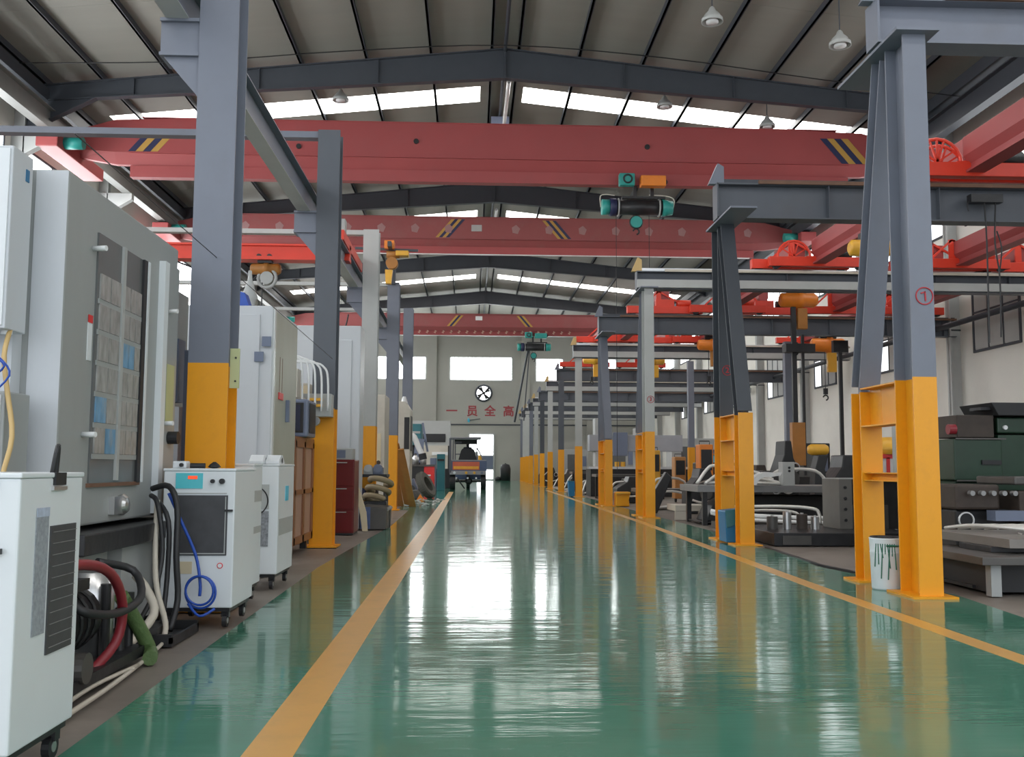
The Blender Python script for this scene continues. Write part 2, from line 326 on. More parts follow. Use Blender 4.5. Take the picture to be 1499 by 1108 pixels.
# side wall columns, windows
for Y in [2.4 + 7.3 * k for k in range(12)]:
    struct(B(XR - 0.42, XR - 0.02, Y - 0.02, Y + 0.02, 0, 13.3).box(XR - 0.42, XR - 0.38, Y - 0.14, Y + 0.14, 0, 13.3).build('wall_pilaster', RAILW, wr))
    struct(B(XL + 0.02, XL + 0.42, Y - 0.02, Y + 0.02, 0, 13.3).box(XL + 0.38, XL + 0.42, Y - 0.14, Y + 0.14, 0, 13.3).build('wall_pilaster', RAILW, wl))
    struct(MB().cyl((XR - 0.1, Y + 0.35, 0), (XR - 0.1, Y + 0.35, 13.2), 0.06, n=8).build('wall_downpipe', DGREY, wr))
def side_window(xa, inw, y0, y1, z0, z1, n, rows, gm, bright=None):
    """window in a side wall; inw = direction into the hall"""
    global wn
    x1 = xa + inw * 0.05; lo, hi = min(xa, x1), max(xa, x1)
    wf = struct(MB().box(lo, hi, y0 - 0.08, y1 + 0.08, z0 - 0.08, z0).box(lo, hi, y0 - 0.08, y1 + 0.08, z1, z1 + 0.08).box(lo, hi, y0 - 0.08, y0, z0, z1).box(lo, hi, y1, y1 + 0.08, z0, z1).build('window_%d' % wn, DGREY)); wn += 1
    d = (y1 - y0) / n; h = (z1 - z0) / rows
    m = MB()
    for i in range(1, n): m.box(lo, hi, y0 + i * d - 0.025, y0 + i * d + 0.025, z0, z1)
    for i in range(1, rows): m.box(lo, hi, y0, y1, z0 + i * h - 0.025, z0 + i * h + 0.025)
    if m.v: m.build('window_bars', DGREY, wf)
    for i in range(n):
        for j in range(rows):
            g = DIMW if bright and (i, j) in bright else gm
            a = sorted((xa + inw * 0.005, xa + inw * 0.025))
            B(a[0], a[1], y0 + i * d + 0.02, y0 + (i + 1) * d - 0.02, z0 + j * h + 0.02, z0 + (j + 1) * h - 0.02).build('pane', g, wf)
for k in range(5):
    side_window(XR, -1, 17.6 + 14.7 * k, 30.9 + 14.7 * k, 9.2, 11.6, 12, 1, RWIN)
    side_window(XL, 1, 17.6 + 14.7 * k, 30.9 + 14.7 * k, 9.2, 11.6, 6, 1, WINL)
side_window(XR, -1, -4, 16.4, 9.2, 11.6, 12, 1, RWIN); side_window(XL, 1, -4, 16.4, 9.2, 11.6, 8, 1, WINL)
for k in range(8):
    y = 28.3 - 7.3 + 7.35 * k
    side_window(XR, -1, y - 0.3, y + 2.3, 5.0, 7.4, 3, 2, WGREY, {(2, 0)} if k != 1 else None)
for k in range(9):  # unseen lower row on the left, added to brighten the right wall
    y = 6.0 + 7.35 * k
    side_window(XL, 1, y - 2.0, y + 2.3, 5.0, 7.4, 4, 1, WINL)

# roof: rafters, purlins, sheets, skylights
ceil = struct(B(XC - 0.35, XC + 0.35, Y0, Y1, 15.42, 15.45).build('ceiling', ROOFM))
def rafter(Y):
    m = MB()
    for sgn, xe in ((1, XR - 0.4), (-1, XL + 0.4)):
        d = abs(xe - XC)
        zt, zb = 15.05 - SL * d, 14.04 - 0.0715 * d
        m.prism([(XC, 14.04), (xe, zb), (xe, zt), (XC, 15.05)], 'y', Y - 0.012, Y + 0.012)
        m.bar((XC, Y, 14.04), (xe, Y, zb), 0.26, 0.03); m.bar((XC, Y, 15.03), (xe, Y, zt - 0.02), 0.26, 0.03)
        # haunch
        m.prism([(xe, zb), (xe - sgn * 2.2, zb + 0.157), (xe, zb - 1.0)], 'y', Y - 0.012, Y + 0.012)
        m.bar((xe - sgn * 2.2, Y, zb + 0.15), (xe, Y, zb - 1.0), 0.26, 0.03)
        for q in (0.27, 0.52, 0.78): m.box(XC + sgn * d * q - 0.01, XC + sgn * d * q + 0.01, Y - 0.11, Y + 0.11, 14.04 - 0.0715 * d * q, 15.05 - SL * d * q)
    m.box(XC - 0.02, XC + 0.02, Y - 0.13, Y + 0.13, 14.0, 15.05)
    return struct(m.build('roof_rafter', DGREY, ceil))
for Y in FR: rafter(Y)
OFFS = [0.45, 2.46, 4.58, 6.72, 8.85, 10.98, 13.1, 14.9]
for sgn in (1, -1):
    for o in OFFS:
        x = XC + sgn * o; z = 15.05 - SL * o
        if x > XR - 0.2: x = XR - 0.35
        if x < XL + 0.2: x = XL + 0.35
        struct(B(x - 0.035, x + 0.035, Y0, Y1, z, z + 0.22).box(x - 0.035, x + 0.06, Y0, Y1, z, z + 0.02).build('roof_purlin', DGREY, ceil))
struct(MB().cyl((XC, Y0, 14.98), (XC, Y1, 14.98), 0.06, n=10).build('roof_ridge_pipe', DGREY, ceil))
SKY = [(-0.6, 0.9), (17.3, 18.8), (35.2, 36.7), (52.8, 54.1), (70.7, 72.2)]
edges = [0.0] + OFFS[1:-1] + [16.0]
def sheet(x0, x1, y0, y1, m, name):
    za, zb = 15.27 - SL * abs(x0 - XC), 15.27 - SL * abs(x1 - XC)
    mb = MB(); mb.add([(x0, y0, za), (x1, y0, zb), (x1, y1, zb), (x0, y1, za), (x0, y0, za + 0.06), (x1, y0, zb + 0.06), (x1, y1, zb + 0.06), (x0, y1, za + 0.06)],
                      [(0, 3, 2, 1), (4, 5, 6, 7), (0, 1, 5, 4), (1, 2, 6, 5), (2, 3, 7, 6), (3, 0, 4, 7)])
    return struct(mb.build(name, m, ceil))
for sgn in (1, -1):
    for a, b in zip(edges[:-1], edges[1:]):
        xa, xb = XC + sgn * (a + 0.0), XC + sgn * (b - 0.01)
        y = Y0
        for s0, s1 in SKY:
            nseg = 2 if s0 - y > 9 else 1
            for i in range(nseg): sheet(xa, xb, y + (s0 - y) * i / nseg, y + (s0 - y) * (i + 1) / nseg - 0.01, ROOFM, 'roof_panel')
            q0 = xa if a > 0 else XC + sgn * 0.8
            if a == 0: sheet(xa, q0, s0, s1, ROOFM, 'roof_panel')
            if b < 15.9: sheet(q0, xb, s0, s1, SKYL, 'roof_skylight_panel')
            else: sheet(xa, XC + sgn * 14.2, s0, s1, SKYL, 'roof_skylight_panel'); sheet(XC + sgn * 14.2, xb, s0, s1, ROOFM, 'roof_panel')
            y = s1
        for i in range(2): sheet(xa, xb, y + (Y1 - y) * i / 2, y + (Y1 - y) * (i + 1) / 2, ROOFM, 'roof_panel')
# ridge ventilator boxes
for yv in (37.5, 54.5):
    struct(MB().box(XC - 0.35, XC + 0.35, yv, yv + 2.2, 14.55, 14.9).build('roof_ridge_duct', BGREY, ceil, 'grey duct box hung at the ridge'))
    struct(MB().tube([(XC + 0.18, yv - 4.5, 14.5), (XC + 0.12, yv + 4, 14.5)], 0.07, 8, 1).build('roof_light_tube', GLOSSW, ceil, 'white tube along the ridge'))
# eave beams, runways
for x in (XR - 0.75, XL + 0.75):
    struct(B(x - 0.35, x + 0.35, Y0, Y1, 12.95, 13.35).build('trim_1' if x > 0 else 'trim_2', DGREY))
LW = [2.4 + 7.3 * k for k in range(12)]
for x, xw, lab in ((-13.75, XL, 'long pale grey bridge crane runway along the left wall'), (15.1, XR, 'long dark grey bridge crane runway along the right wall')):
    sx = 1 if xw < 0 else -1
    t = thing('runway_girder', lab, 'crane runway', (x, 0, 11.95))
    MB().ibeam((x, Y0, 12.3), (x, Y1 - 0.4, 12.3), 0.34, 0.7, tf=0.03).build('girder', mat('runway_grey', (0.22, 0.22, 0.21), 0.5) if x < 0 else DGREY, t)
    B(x - 0.04, x + 0.04, Y0, Y1 - 0.4, 12.65, 12.72).build('rail', DGREY, t)
    for Y in LW:
        MB().prism([(xw, 11.94), (x + sx * 0.2, 11.94), (x + sx * 0.2, 11.7), (xw, 10.9)], 'y', Y - 0.14, Y + 0.14).build('bracket', RAILW, t)
# wall pipe along right wall
pp = MB().cyl((15.2, 8, 5.78), (15.2, Y1 - 1, 5.78), 0.09, n=10)
for Y in LW[1:]: pp.bar((15.2, Y, 5.78), (XR, Y, 5.78), 0.05, 0.05)
tag(pp.build('wall_rail_pipe', DGREY, None, smooth=True), 'long dark pipe carried on brackets along the right wall', 'pipe')

# ------------------------------------------------------------------ big bridge cranes
def stripes(t, xs, dirn, yf, z0, z1, wd=0.25, cols=None):
    cols = cols or [NAVY, SYEL, NAVY, SYEL]
    sh = (z1 - z0) * 0.85 * dirn
    for i, c in enumerate(cols):
        a = xs + i * wd
        MB().prism([(a, z0), (a + wd - 0.01, z0), (a + wd - 0.01 + sh, z1), (a + sh, z1)], 'y', yf - 0.012, yf + 0.002).build('warning_stripe', c, t, 'navy blue warning stripe' if c is NAVY else 'yellow warning stripe')
def bridge_crane(Y, ztopc, zb, m, label):
    t = thing('bridge_crane', label, 'bridge crane', (0.7, Y, zb))
    x0, x1 = -12.5, 13.9; H = ztopc - zb; a = zb + H * 0.40; b = zb + H * 0.20
    sec = [(-0.3, ztopc), (0.3, ztopc), (0.3, a), (0.1, b), (-0.1, b), (-0.3, a)]
    # section loft with tapered ends
    mb = MB(); XS = [(x0 - 1.0, 0.55), (x0 + 0.3, 0.93), (x0 + 2.5, 1.0), (x1 - 2.5, 1.0), (x1 - 0.3, 0.93), (x1 + 1.0, 0.55)]
    vs = []; n = 6
    for x, k in XS:
        lift = (1 - k) * 0.6
        for y, z in sec: vs.append((x, Y + y, b + lift * H * 0.5 + (z - b) * k if z > b else b + lift * H * 0.5))
    fs = [tuple(range(n)), tuple(range(len(XS) * n - 1, (len(XS) - 1) * n - 1, -1))]
    for i in range(len(XS) - 1):
        for j in range(n): fs.append((i * n + j, i * n + (j + 1) % n, (i + 1) * n + (j + 1) % n, (i + 1) * n + j))
    mb.add(vs, fs); mb.build('girder', m, t)
    MB().box(x0 + 1.2, x1 - 1.2, Y - 0.33, Y + 0.33, ztopc, ztopc + 0.03).build('top_flange', m, t)
    MB().box(x0 + 0.8, x1 - 0.8, Y - 0.36, Y + 0.36, a - 0.02, a + 0.02).build('web_ledge', m, t)
    MB().ibeam((x0 + 0.8, Y, zb + (b - zb) / 2), (x1 - 0.8, Y, zb + (b - zb) / 2), 0.34, b - zb, tf=0.03).box(x0 + 0.8, x1 - 0.8, Y - 0.18, Y - 0.165, zb, b - 0.03).build('lower_track', CRED, t)
    for xe in (-13.75, 15.1):
        e = B(xe - 0.35, xe + 0.35, Y - 2.0, Y + 2.0, 11.42, 11.85).build('end_truck', CRED, t, bevel=0.03)
        for yy in (-1.6, 1.6): MB().cyl((xe - 0.12, Y + yy, 11.74), (xe + 0.12, Y + yy, 11.74), 0.2, n=18).build('wheel', DARK, e)
        MB().cyl((xe + (0.35 if xe < 0 else -0.35), Y - 1.4, 11.7), (xe + (0.95 if xe < 0 else -0.95), Y - 1.4, 11.7), 0.2, n=14).build('motor', TEAL, e, 'teal travel motor', smooth=True)
    B(x0 + 1.0, x1 - 1.0, Y - 0.2, Y - 0.1, zb - 0.05, zb - 0.012).build('conductor_rail', GLOSSW, t, 'pale conductor rail under the girder') if m is MAROON else None
    return t
c1 = bridge_crane(33.4, 13.0, 10.98, CRED, 'nearest and largest faded red bridge crane spanning the whole hall')
stripes(c1, -11.75, 1, 33.1, 11.83, 12.62); stripes(c1, 12.85, -1, 33.1, 11.83, 12.72)
for x, z in ((-6.0, 12.1), (-2.0, 12.35), (6.0, 12.3)): MB().cyl((x, 33.1, z), (x, 33.04, z), 0.09, n=10).build('lamp_socket', DARK, c1)
c2 = bridge_crane(45.0, 12.7, 11.02, MAROON, 'second bridge crane, dull maroon upper girder over a brighter red track')
stripes(c2, -1.75, 1, 44.7, 11.75, 12.6, 0.16, [SYEL, NAVY, SYEL, NAVY]); stripes(c2, 3.9, -1, 44.7, 11.75, 12.6, 0.16, [SYEL, NAVY, SYEL, NAVY])
B(-0.1, 0.38, 44.68, 44.705, 12.05, 12.35).build('plate', LGREY, c2, 'small pale rating plate')
for i in range(17):
    x = -12 + i * 1.55
    if abs(x - 0.2) < 0.9: continue
    MB().prism([(x - 0.15, 12.0), (x + 0.1, 11.95), (x + 0.2, 12.2), (x + 0.02, 12.38), (x - 0.18, 12.25)], 'y', 44.685, 44.702).build('paint_mark', mat('faded_paint_mark', (0.36, 0.2, 0.2), 0.7), c2)
c3 = bridge_crane(72.0, 12.4, 10.85, MAROON, 'farthest bridge crane before the back wall, maroon with a row of pale marks')
stripes(c3, -1.9, 1, 71.7, 11.5, 12.3, 0.18, [SYEL, NAVY, SYEL]); stripes(c3, 3.9, -1, 71.7, 11.5, 12.3, 0.18, [SYEL, NAVY, SYEL])
B(0.2, 0.7, 71.68, 71.705, 11.95, 12.25).build('plate', GLOSSW, c3, 'small white rating plate')
for i in range(20):
    x = -3.9 + i * 0.58
    MB().bar((x - 0.1, 71.62, 11.0), (x + 0.1, 71.62, 11.12), 0.03, 0.07).bar((x, 71.62, 10.95), (x, 71.62, 11.18), 0.03, 0.07, (1, 0, 0)).build('paint_mark', mat('pale_paint_mark', (0.6, 0.35, 0.28), 0.7), c3)

def rope_hoist(X, Y, zt, label, m2=ORANGE, k=1.0, drop=1.15):
    t = thing('rope_hoist', label, 'hoist', (X, Y, zt))
    zc = zt - 0.72 * k
    MB().cyl((X - 0.75 * k, Y, zc), (X + 0.85 * k, Y, zc), 0.27 * k, n=20).build('drum', DARK, t, smooth=True)
    MB().cyl((X - 1.25 * k, Y, zc), (X - 0.98 * k, Y, zc), 0.27 * k, n=20).build('motor_cap', TEAL, t, smooth=True)
    MB().cyl((X - 0.98 * k, Y, zc), (X - 0.75 * k, Y, zc), 0.31 * k, n=20).build('motor', NAVY, t, smooth=True)
    MB().cyl((X + 0.85 * k, Y, zc), (X + 1.22 * k, Y, zc), 0.30 * k, 0.24 * k, n=20).build('gearbox', TEAL, t, smooth=True)
    MB().ring((X - 0.68 * k, Y, zc), 0.29 * k, 0.03 * k, (1, 0, 0)).ring((X + 0.75 * k, Y, zc), 0.29 * k, 0.03 * k, (1, 0, 0)).build('drum_band', LGREY, t, smooth=True)
    f = MB().bar((X - 0.55 * k, Y, zc + 0.33 * k), (X + 0.95 * k, Y, zc + 0.33 * k), 0.3 * k, 0.08 * k).bar((X - 0.1 * k, Y, zc + 0.33 * k), (X - 0.1 * k, Y, zt + 0.2 * k), 0.2 * k, 0.12 * k, (1, 0, 0)).bar((X + 0.5 * k, Y, zc + 0.33 * k), (X + 0.5 * k, Y, zt + 0.2 * k), 0.2 * k, 0.12 * k, (1, 0, 0)).build('trolley_frame', DARK, t)
    for xx in (-0.25, 0.15, 0.5, 0.9):
        MB().cyl((X + xx * k, Y - 0.3 * k, zt + 0.12), (X + xx * k, Y - 0.2 * k, zt + 0.12), 0.11 * k, n=14).build('wheel', DARK, t)
    a = MB().box(X - 0.72 * k, X - 0.18 * k, Y - 0.62 * k, Y - 0.32 * k, zt - 0.1 * k, zt + 0.33 * k).build('travel_motor', TEAL, t, bevel=0.04)
    MB().ring((X - 0.43 * k, Y - 0.64 * k, zt + 0.12), 0.14 * k, 0.03, (0, 1, 0)).build('fan_cover', BLACK, a)
    B(X + 0.02 * k, X + 0.88 * k, Y - 0.68 * k, Y - 0.32 * k, zt - 0.12 * k, zt + 0.24 * k).build('control_box', m2, t, 'orange control box' if m2 is ORANGE else None, bevel=0.02)
    MB().tube([(X - 1.28 * k, Y, zc), (X - 1.3 * k, Y, zc + 0.38 * k), (X - 1.1 * k, Y, zc + 0.45 * k), (X - 0.8 * k, Y, zc + 0.42 * k)], 0.02 * k, 6).build('cable_loop', CABLE, t)
    MB().tube([(X + 1.25 * k, Y, zc), (X + 1.28 * k, Y, zc + 0.3 * k), (X + 1.0 * k, Y, zc + 0.42 * k), (X + 0.4 * k, Y, zc + 0.45 * k)], 0.02 * k, 6).build('cable_loop', CABLE, t)
    hb = MB().cyl((X - 0.05 * k, Y - 0.08, zc - drop * 0.45), (X - 0.05 * k, Y + 0.08, zc - drop * 0.45), 0.2 * k, n=20).build('hook_block', TEAL, t, smooth=True)
    MB().ring((X - 0.05 * k, Y, zc - drop * 0.45), 0.21 * k, 0.035 * k, (0, 1, 0)).build('sheave_guard', DARK, hb)
    MB().ring((X - 0.05 * k, Y, zc - drop * 0.45 - 0.33 * k), 0.1 * k, 0.03 * k, (0, 1, 0), a0=-2.2, a1=2.2).build('hook', DARK, hb)
    MB().cyl((X - 0.15 * k, Y, zc), (X - 0.15 * k, Y, zc - drop * 0.4), 0.012, n=5).cyl((X + 0.06 * k, Y, zc), (X + 0.06 * k, Y, zc - drop * 0.4), 0.012, n=5).build('rope', DARK, t)
    return t
h1 = rope_hoist(5.7, 33.4, 10.95, 'dark rope hoist with teal motors and orange box under the nearest bridge crane')
MB().cyl((4.95, 33.4, 10.2), (4.95, 33.4, 1.1), 0.012, n=4).cyl((6.1, 33.4, 10.2), (6.1, 33.4, 7.6), 0.012, n=4).build('pendant_cable', DARK, h1)
h3 = rope_hoist(4.55, 72, 10.75, 'small dark rope hoist with a teal lamp under the farthest bridge crane', m2=TEAL, k=1.0, drop=1.4)
MB().bar((4.1, 72, 9.9), (3.2, 74, 4.6), 0.12, 0.12).bar((4.2, 72, 9.9), (3.8, 72, 4.6), 0.08, 0.08).build('hanging_chain', DGREY, h3)

# ------------------------------------------------------------------ left posts with brackets and ties
def h_post(m, X0, X1, Ya, Yb, z0, z1, tf=0.02):
    """H section: flanges face the aisle axis"""
    xm = (X0 + X1) / 2
    return m.box(X0, X1, Ya, Ya + tf, z0, z1).box(X0, X1, Yb - tf, Yb, z0, z1).box(xm - 0.01, xm + 0.01, Ya + tf, Yb - tf, z0, z1)
ordw = ['first', 'second', 'third', 'fourth', 'fifth', 'sixth', 'seventh', 'eighth', 'ninth', 'tenth', 'eleventh', 'twelfth', 'thirteenth', 'fourteenth']
leftY = [8.4, 14.9, 21.3, 27.5, 34.0]
for i, Y in enumerate(leftY):
    X0, X1 = -2.41, -2.07
    lab = ['tall grey post with an orange foot rising out of frame behind the white cabinets', 'grey post coloured dark for shade, with orange foot between the wooden cabinet and the wine red cabinet',
           'pale grey post with orange foot beside the tall white machine', 'grey post with orange foot behind the leaning orange planks', 'short looking grey post just beside the narrow beige machine'][i]
    t = thing('crane_post', lab, 'steel post', (-2.24, Y, 0))
    zt = 8.2 if i == 0 else (6.38 if i < 4 else 6.7)
    h_post(MB(), X0, X1, Y, Y + 0.34, 0.02, 2.07).build('painted_foot', YEL, t, 'orange painted foot')
    h_post(MB(), X0, X1, Y, Y + 0.34, 2.07, zt).build('shaft', [GREY, MID, RAILW, GREY, GREY][i], t)  # the second shaft's darker grey paints in its weaker light
    B(X0 - 0.08, X1 + 0.08, Y - 0.08, Y + 0.42, 0, 0.02).build('base_plate', YEL, t)
    if i < 4:
        m = MB().box(-2.75, X0, Y + 0.03, Y + 0.05, 4.78, 5.08).box(-2.75, X0, Y - 0.01, Y + 0.3, 5.07, 5.10).box(-2.75, X0, Y - 0.01, Y + 0.3, 4.76, 4.79)
        m.prism([(-2.72, 4.76), (X0, 4.76), (X0, 4.4)], 'y', Y + 0.03, Y + 0.05)
        m.build('bracket', GREY, t)
    if i in (1, 2, 3, 4):
        tb = MB().box(XL + 0.02, X0, Y + 0.08, Y + 0.26, zt - 0.1, zt).build('tie_beam', GREY if i == 1 else RAILW, t)
    if i == 0:
        tb = MB().box(XL + 0.02, X0, Y + 0.08, Y + 0.26, zt - 0.1, zt).build('tie_beam', GREY, t)
# runway on the brackets
t = thing('runway_girder', 'grey light-crane runway carried on brackets of the left posts', 'crane runway', (-2.6, 20, 5.1))
MB().ibeam((-2.60, -2, 5.30), (-2.60, 40, 5.30), 0.2, 0.4, tf=0.016).build('girder', GREY, t)
B(-2.63, -2.57, -2, 40, 5.5, 5.54).build('rail', STEEL, t)
MB().box(-2.70, -2.50, -2, 40, 5.094, 5.1).build('lit_flange_strip', RAILW, t)  # pale strip paints the light caught by the flange underside
# runway further left on the same level
t = thing('runway_girder', 'second grey light-crane runway deep on the left side', 'crane runway', (-11.5, 20, 5.1))
MB().ibeam((-11.5, -2, 5.30), (-11.5, 40, 5.30), 0.2, 0.4, tf=0.016).build('girder', GREY, t)
for Y in leftY: h_post(MB(), -11.65, -11.35, Y, Y + 0.3, 0, 5.1).build('post', GREY, t)
# bright red light crane on the left runways
t = thing('light_crane', 'bright red light crane girder crossing the left side above the machines', 'light crane', (-7, 19.8, 5.5))
B(-11.6, -2.5, 19.65, 19.95, 5.62, 5.66).box(-11.6, -2.5, 19.7, 19.9, 5.40, 5.62).box(-11.6, -2.5, 19.62, 19.98, 5.33, 5.40).build('girder', BRED, t)
for x in (-11.5, -2.6):
    e = B(x - 0.1, x + 0.1, 18.8, 22.0, 5.56, 5.76).build('end_truck', BRED, t, bevel=0.01)
    for yy in (19.0, 21.8): MB().cyl((x - 0.05, yy, 5.6), (x + 0.05, yy, 5.6), 0.09).build('wheel', DARK, e)
MB().bar((-2.6, 19.2, 5.9), (-2.6, 21.9, 5.6), 0.05, 0.05).bar((-2.6, 19.2, 5.9), (-2.6, 18.9, 5.7), 0.05, 0.05).build('brace', BRED, t)
B(-2.75, -2.5, 18.9, 19.15, 5.76, 6.0).build('motor', LGREY, t)

def chain_hoist(X, Y, zt, label, m=ORANGE, mb2=None, k=1.0, box=True, drop=0.6, group=None):
    """small hoist hung from a girder whose underside is at zt"""
    t = thing('chain_hoist', label, 'hoist', (X, Y, zt), group); mb2 = mb2 or m
    MB().box(X - 0.2 * k, X + 0.2 * k, Y - 0.10, Y + 0.10, zt - 0.12 * k, zt + 0.02).build('trolley', DARK, t)
    for s_ in (-1, 1): MB().cyl((X + s_ * 0.15 * k, Y - 0.16, zt + 0.04), (X + s_ * 0.15 * k, Y - 0.1, zt + 0.04), 0.07 * k).build('wheel', DARK, t)
    MB().lathe([(0.1 * k, -0.42 * k), (0.16 * k, -0.38 * k), (0.17 * k, -0.05 * k), (0.2 * k, -0.03 * k), (0.2 * k, 0.1 * k), (0.16 * k, 0.12 * k), (0.17 * k, 0.36 * k), (0.12 * k, 0.44 * k)], (X, Y, zt - 0.28 * k), (1, 0, 0)).build('body', m, t, smooth=True)
    if box:
        MB().box(X - 0.02 * k, X + 0.2 * k, Y - 0.1, Y + 0.1, zt - 0.95 * k, zt - 0.47 * k).build('chain_bag', mb2, t, bevel=0.02)
    MB().cyl((X - 0.08 * k, Y, zt - 0.4 * k), (X - 0.08 * k, Y, zt - (0.45 + drop) * k), 0.014, n=5).build('chain', DARK, t)
    h = MB().box(X - 0.13 * k, X - 0.03 * k, Y - 0.05, Y + 0.05, zt - (0.6 + drop) * k, zt - (0.45 + drop) * k).build('hook_block', DARK, t)
    MB().ring((X - 0.08 * k, Y, zt - (0.68 + drop) * k), 0.06 * k, 0.018 * k, (0, 1, 0), a0=-2.2, a1=2.2).build('hook', DARK, h)
    return t
hl = chain_hoist(-4.2, 19.8, 5.36, 'brown-orange chain hoist with a round reel under the red crane on the left', BROWNOR, k=0.7, box=False, drop=0.9)
MB().ring((-4.15, 19.75, 4.97), 0.19, 0.035, (0.2, 1, 0)).cyl((-4.15, 19.68, 4.97), (-4.15, 19.82, 4.97), 0.13, n=18).build('cable_reel', LGREY, hl, 'round grey cable reel', smooth=True)
MB().tube([(-4.35, 19.7, 5.0), (-4.6, 19.7, 4.75), (-4.9, 19.7, 4.72), (-5.5, 19.7, 5.1), (-6.3, 19.7, 5.4)], 0.02, 6).build('cable', BLACK, hl)
# hoist on a small jib at the fourth post
t = thing('jib_crane', 'thin grey jib arm on the fourth left post carrying an orange and yellow hoist', 'jib crane', (-2.24, 27.4, 6.4))
MB().bar((-2.24, 27.45, 7.12), (-2.24, 25.9, 7.12), 0.1, 0.14).bar((-2.24, 27.4, 6.3), (-2.24, 27.4, 7.2), 0.12, 0.12, (0, 1, 0)).bar((-3.2, 26.4, 7.1), (-1.5, 26.4, 7.05), 0.06, 0.06).build('arm', DGREY, t)
t = thing('chain_hoist', 'orange and yellow hoist hanging on the jib at the fourth left post', 'hoist', (-2.2, 26.4, 7.05))
B(-2.4, -2.14, 26.2, 26.6, 7.06, 7.28).build('control_box', ORANGE, t, 'bright orange box')
B(-2.1, -1.75, 26.25, 26.55, 6.88, 7.02).build('gearbox', AMBER, t, bevel=0.02)
MB().cyl((-2.35, 26.4, 6.93), (-2.0, 26.4, 6.93), 0.1).build('motor', BROWNOR, t, smooth=True)
MB().cyl((-2.2, 26.25, 6.68), (-2.2, 26.5, 6.68), 0.16, n=18).build('chain_wheel', BROWNOR, t, smooth=True)
MB().prism([(-2.38, 6.5), (-2.18, 6.5), (-2.22, 6.12), (-2.36, 6.12)], 'y', 26.3, 26.5).build('chain_bag', AMBER, t)

# ------------------------------------------------------------------ right gantry posts
PX0, PX1 = 4.20, 4.43
def a_post(Y, Yr, zt, mode, label, mark=None, X0=PX0, X1=PX1, zp=2.08, sm=None):
    """mode 0: main near post upright, rear leg leaning to it; 1: rear post upright, near leg leaning"""
    t = thing('gantry_post', label, 'steel post', ((X0 + X1) / 2, Y, 0)); xm = (X0 + X1) / 2
    da, db = 0.42, 0.26
    g = GREY
    n0, n1 = (Y, Y + da) if mode == 0 else (Y, Y + 0.28)
    r0, r1 = (Yr, Yr + db) if mode == 0 else (Yr, Yr + da)
    h_post(MB(), X0, X1, n0, n1, 0.02, zp).build('near_leg', YEL, t, 'orange painted near leg')
    h_post(MB(), X0, X1, r0, r1, 0.02, zp if mode else zp - 0.05).build('rear_leg', YEL, t, 'orange painted rear leg')
    MB().ibeam((xm, n1, zp - 0.22), (xm, r0, zp - 0.22), X1 - X0, 0.42, tf=0.015).box(xm - 0.01, xm + 0.11, r0 - 0.3, r0 - 0.28, zp - 0.42, zp - 0.02).build('upper_brace', YEL, t)
    MB().ibeam((xm, n1, 1.12), (xm, r0, 1.12), (X1 - X0) * 0.8, 0.09, tf=0.01).build('rung', YEL, t)
    for a, b in ((n0, n1), (r0, r1)): B(X0 - 0.1, X1 + 0.1, a - 0.09, b + 0.09, 0, 0.02).build('base_plate', YEL, t)
    if mode == 0:
        h_post(MB(), X0, X1, n0, n1, zp, zt).build('shaft', sm or g, t)
        MB().ibeam((xm, r0 + db / 2, zp), (xm, n1 + 0.22, zt - 0.02), X1 - X0, 0.22, (0, 1, 0), tf=0.015).build('leaning_leg', g, t)
    else:
        h_post(MB(), X0, X1, r0, r1, zp, zt).build('shaft', DGREY if Y < 20 else g, t)  # darker steel on the second post puts its shade into the colour
        MB().ibeam((xm, Y + 0.14, zp), (xm, Yr - 0.1, zt - 0.02), X1 - X0, 0.22, (0, 1, 0), tf=0.015).build('leaning_leg', DGREY if Y < 20 else g, t)
    B(X0 - 0.1, X1 + 0.1, n0 - 0.1, max(r1, Y + 1.1) - (0.1 if mode == 0 else 0), zt, zt + 0.03).build('top_plate', g, t)
    if mark:
        yy = (n0 if mode == 0 else r0) - 0.006
        rg = MB().ring((xm + 0.02, yy, 2.86), 0.082, 0.006, (0, 1, 0), 28, 6)
        if mark == '1': rg.bar((xm + 0.025, yy, 2.905), (xm + 0.03, yy, 2.81), 0.01, 0.012, (1, 0, 0)).bar((xm - 0.015, yy, 2.885), (xm + 0.03, yy, 2.9), 0.01, 0.012)
        rg.build('painted_mark', REDMARK, t, 'red circled %s painted on the shaft' % mark)
        if mark != '1': text(mark, 0.13, (xm + 0.02, yy, 2.86), (PI / 2, 0, 0), REDMARK, t, 'painted_number', 0.002)
    return t
a_post(9.18, 10.47, 5.47, 0, 'nearest grey and orange A-frame post, red circled 1, white pail in its foot', '1')
a_post(15.35, 16.5, 5.35, 1, 'second grey and orange A-frame post with a blue bin in its foot', '2')
a_post(23.7, 24.9, 5.6, 0, 'third grey and orange A-frame post, its near face pale grey', '3', sm=LGREY)
a_post(30.9, 32.2, 5.5, 1, 'fourth grey and orange A-frame post with an orange bucket at its foot')
farY = [40.6, 48.6, 55.4, 61.8, 67.6, 73.2, 78.4, 83.0, 87.0]
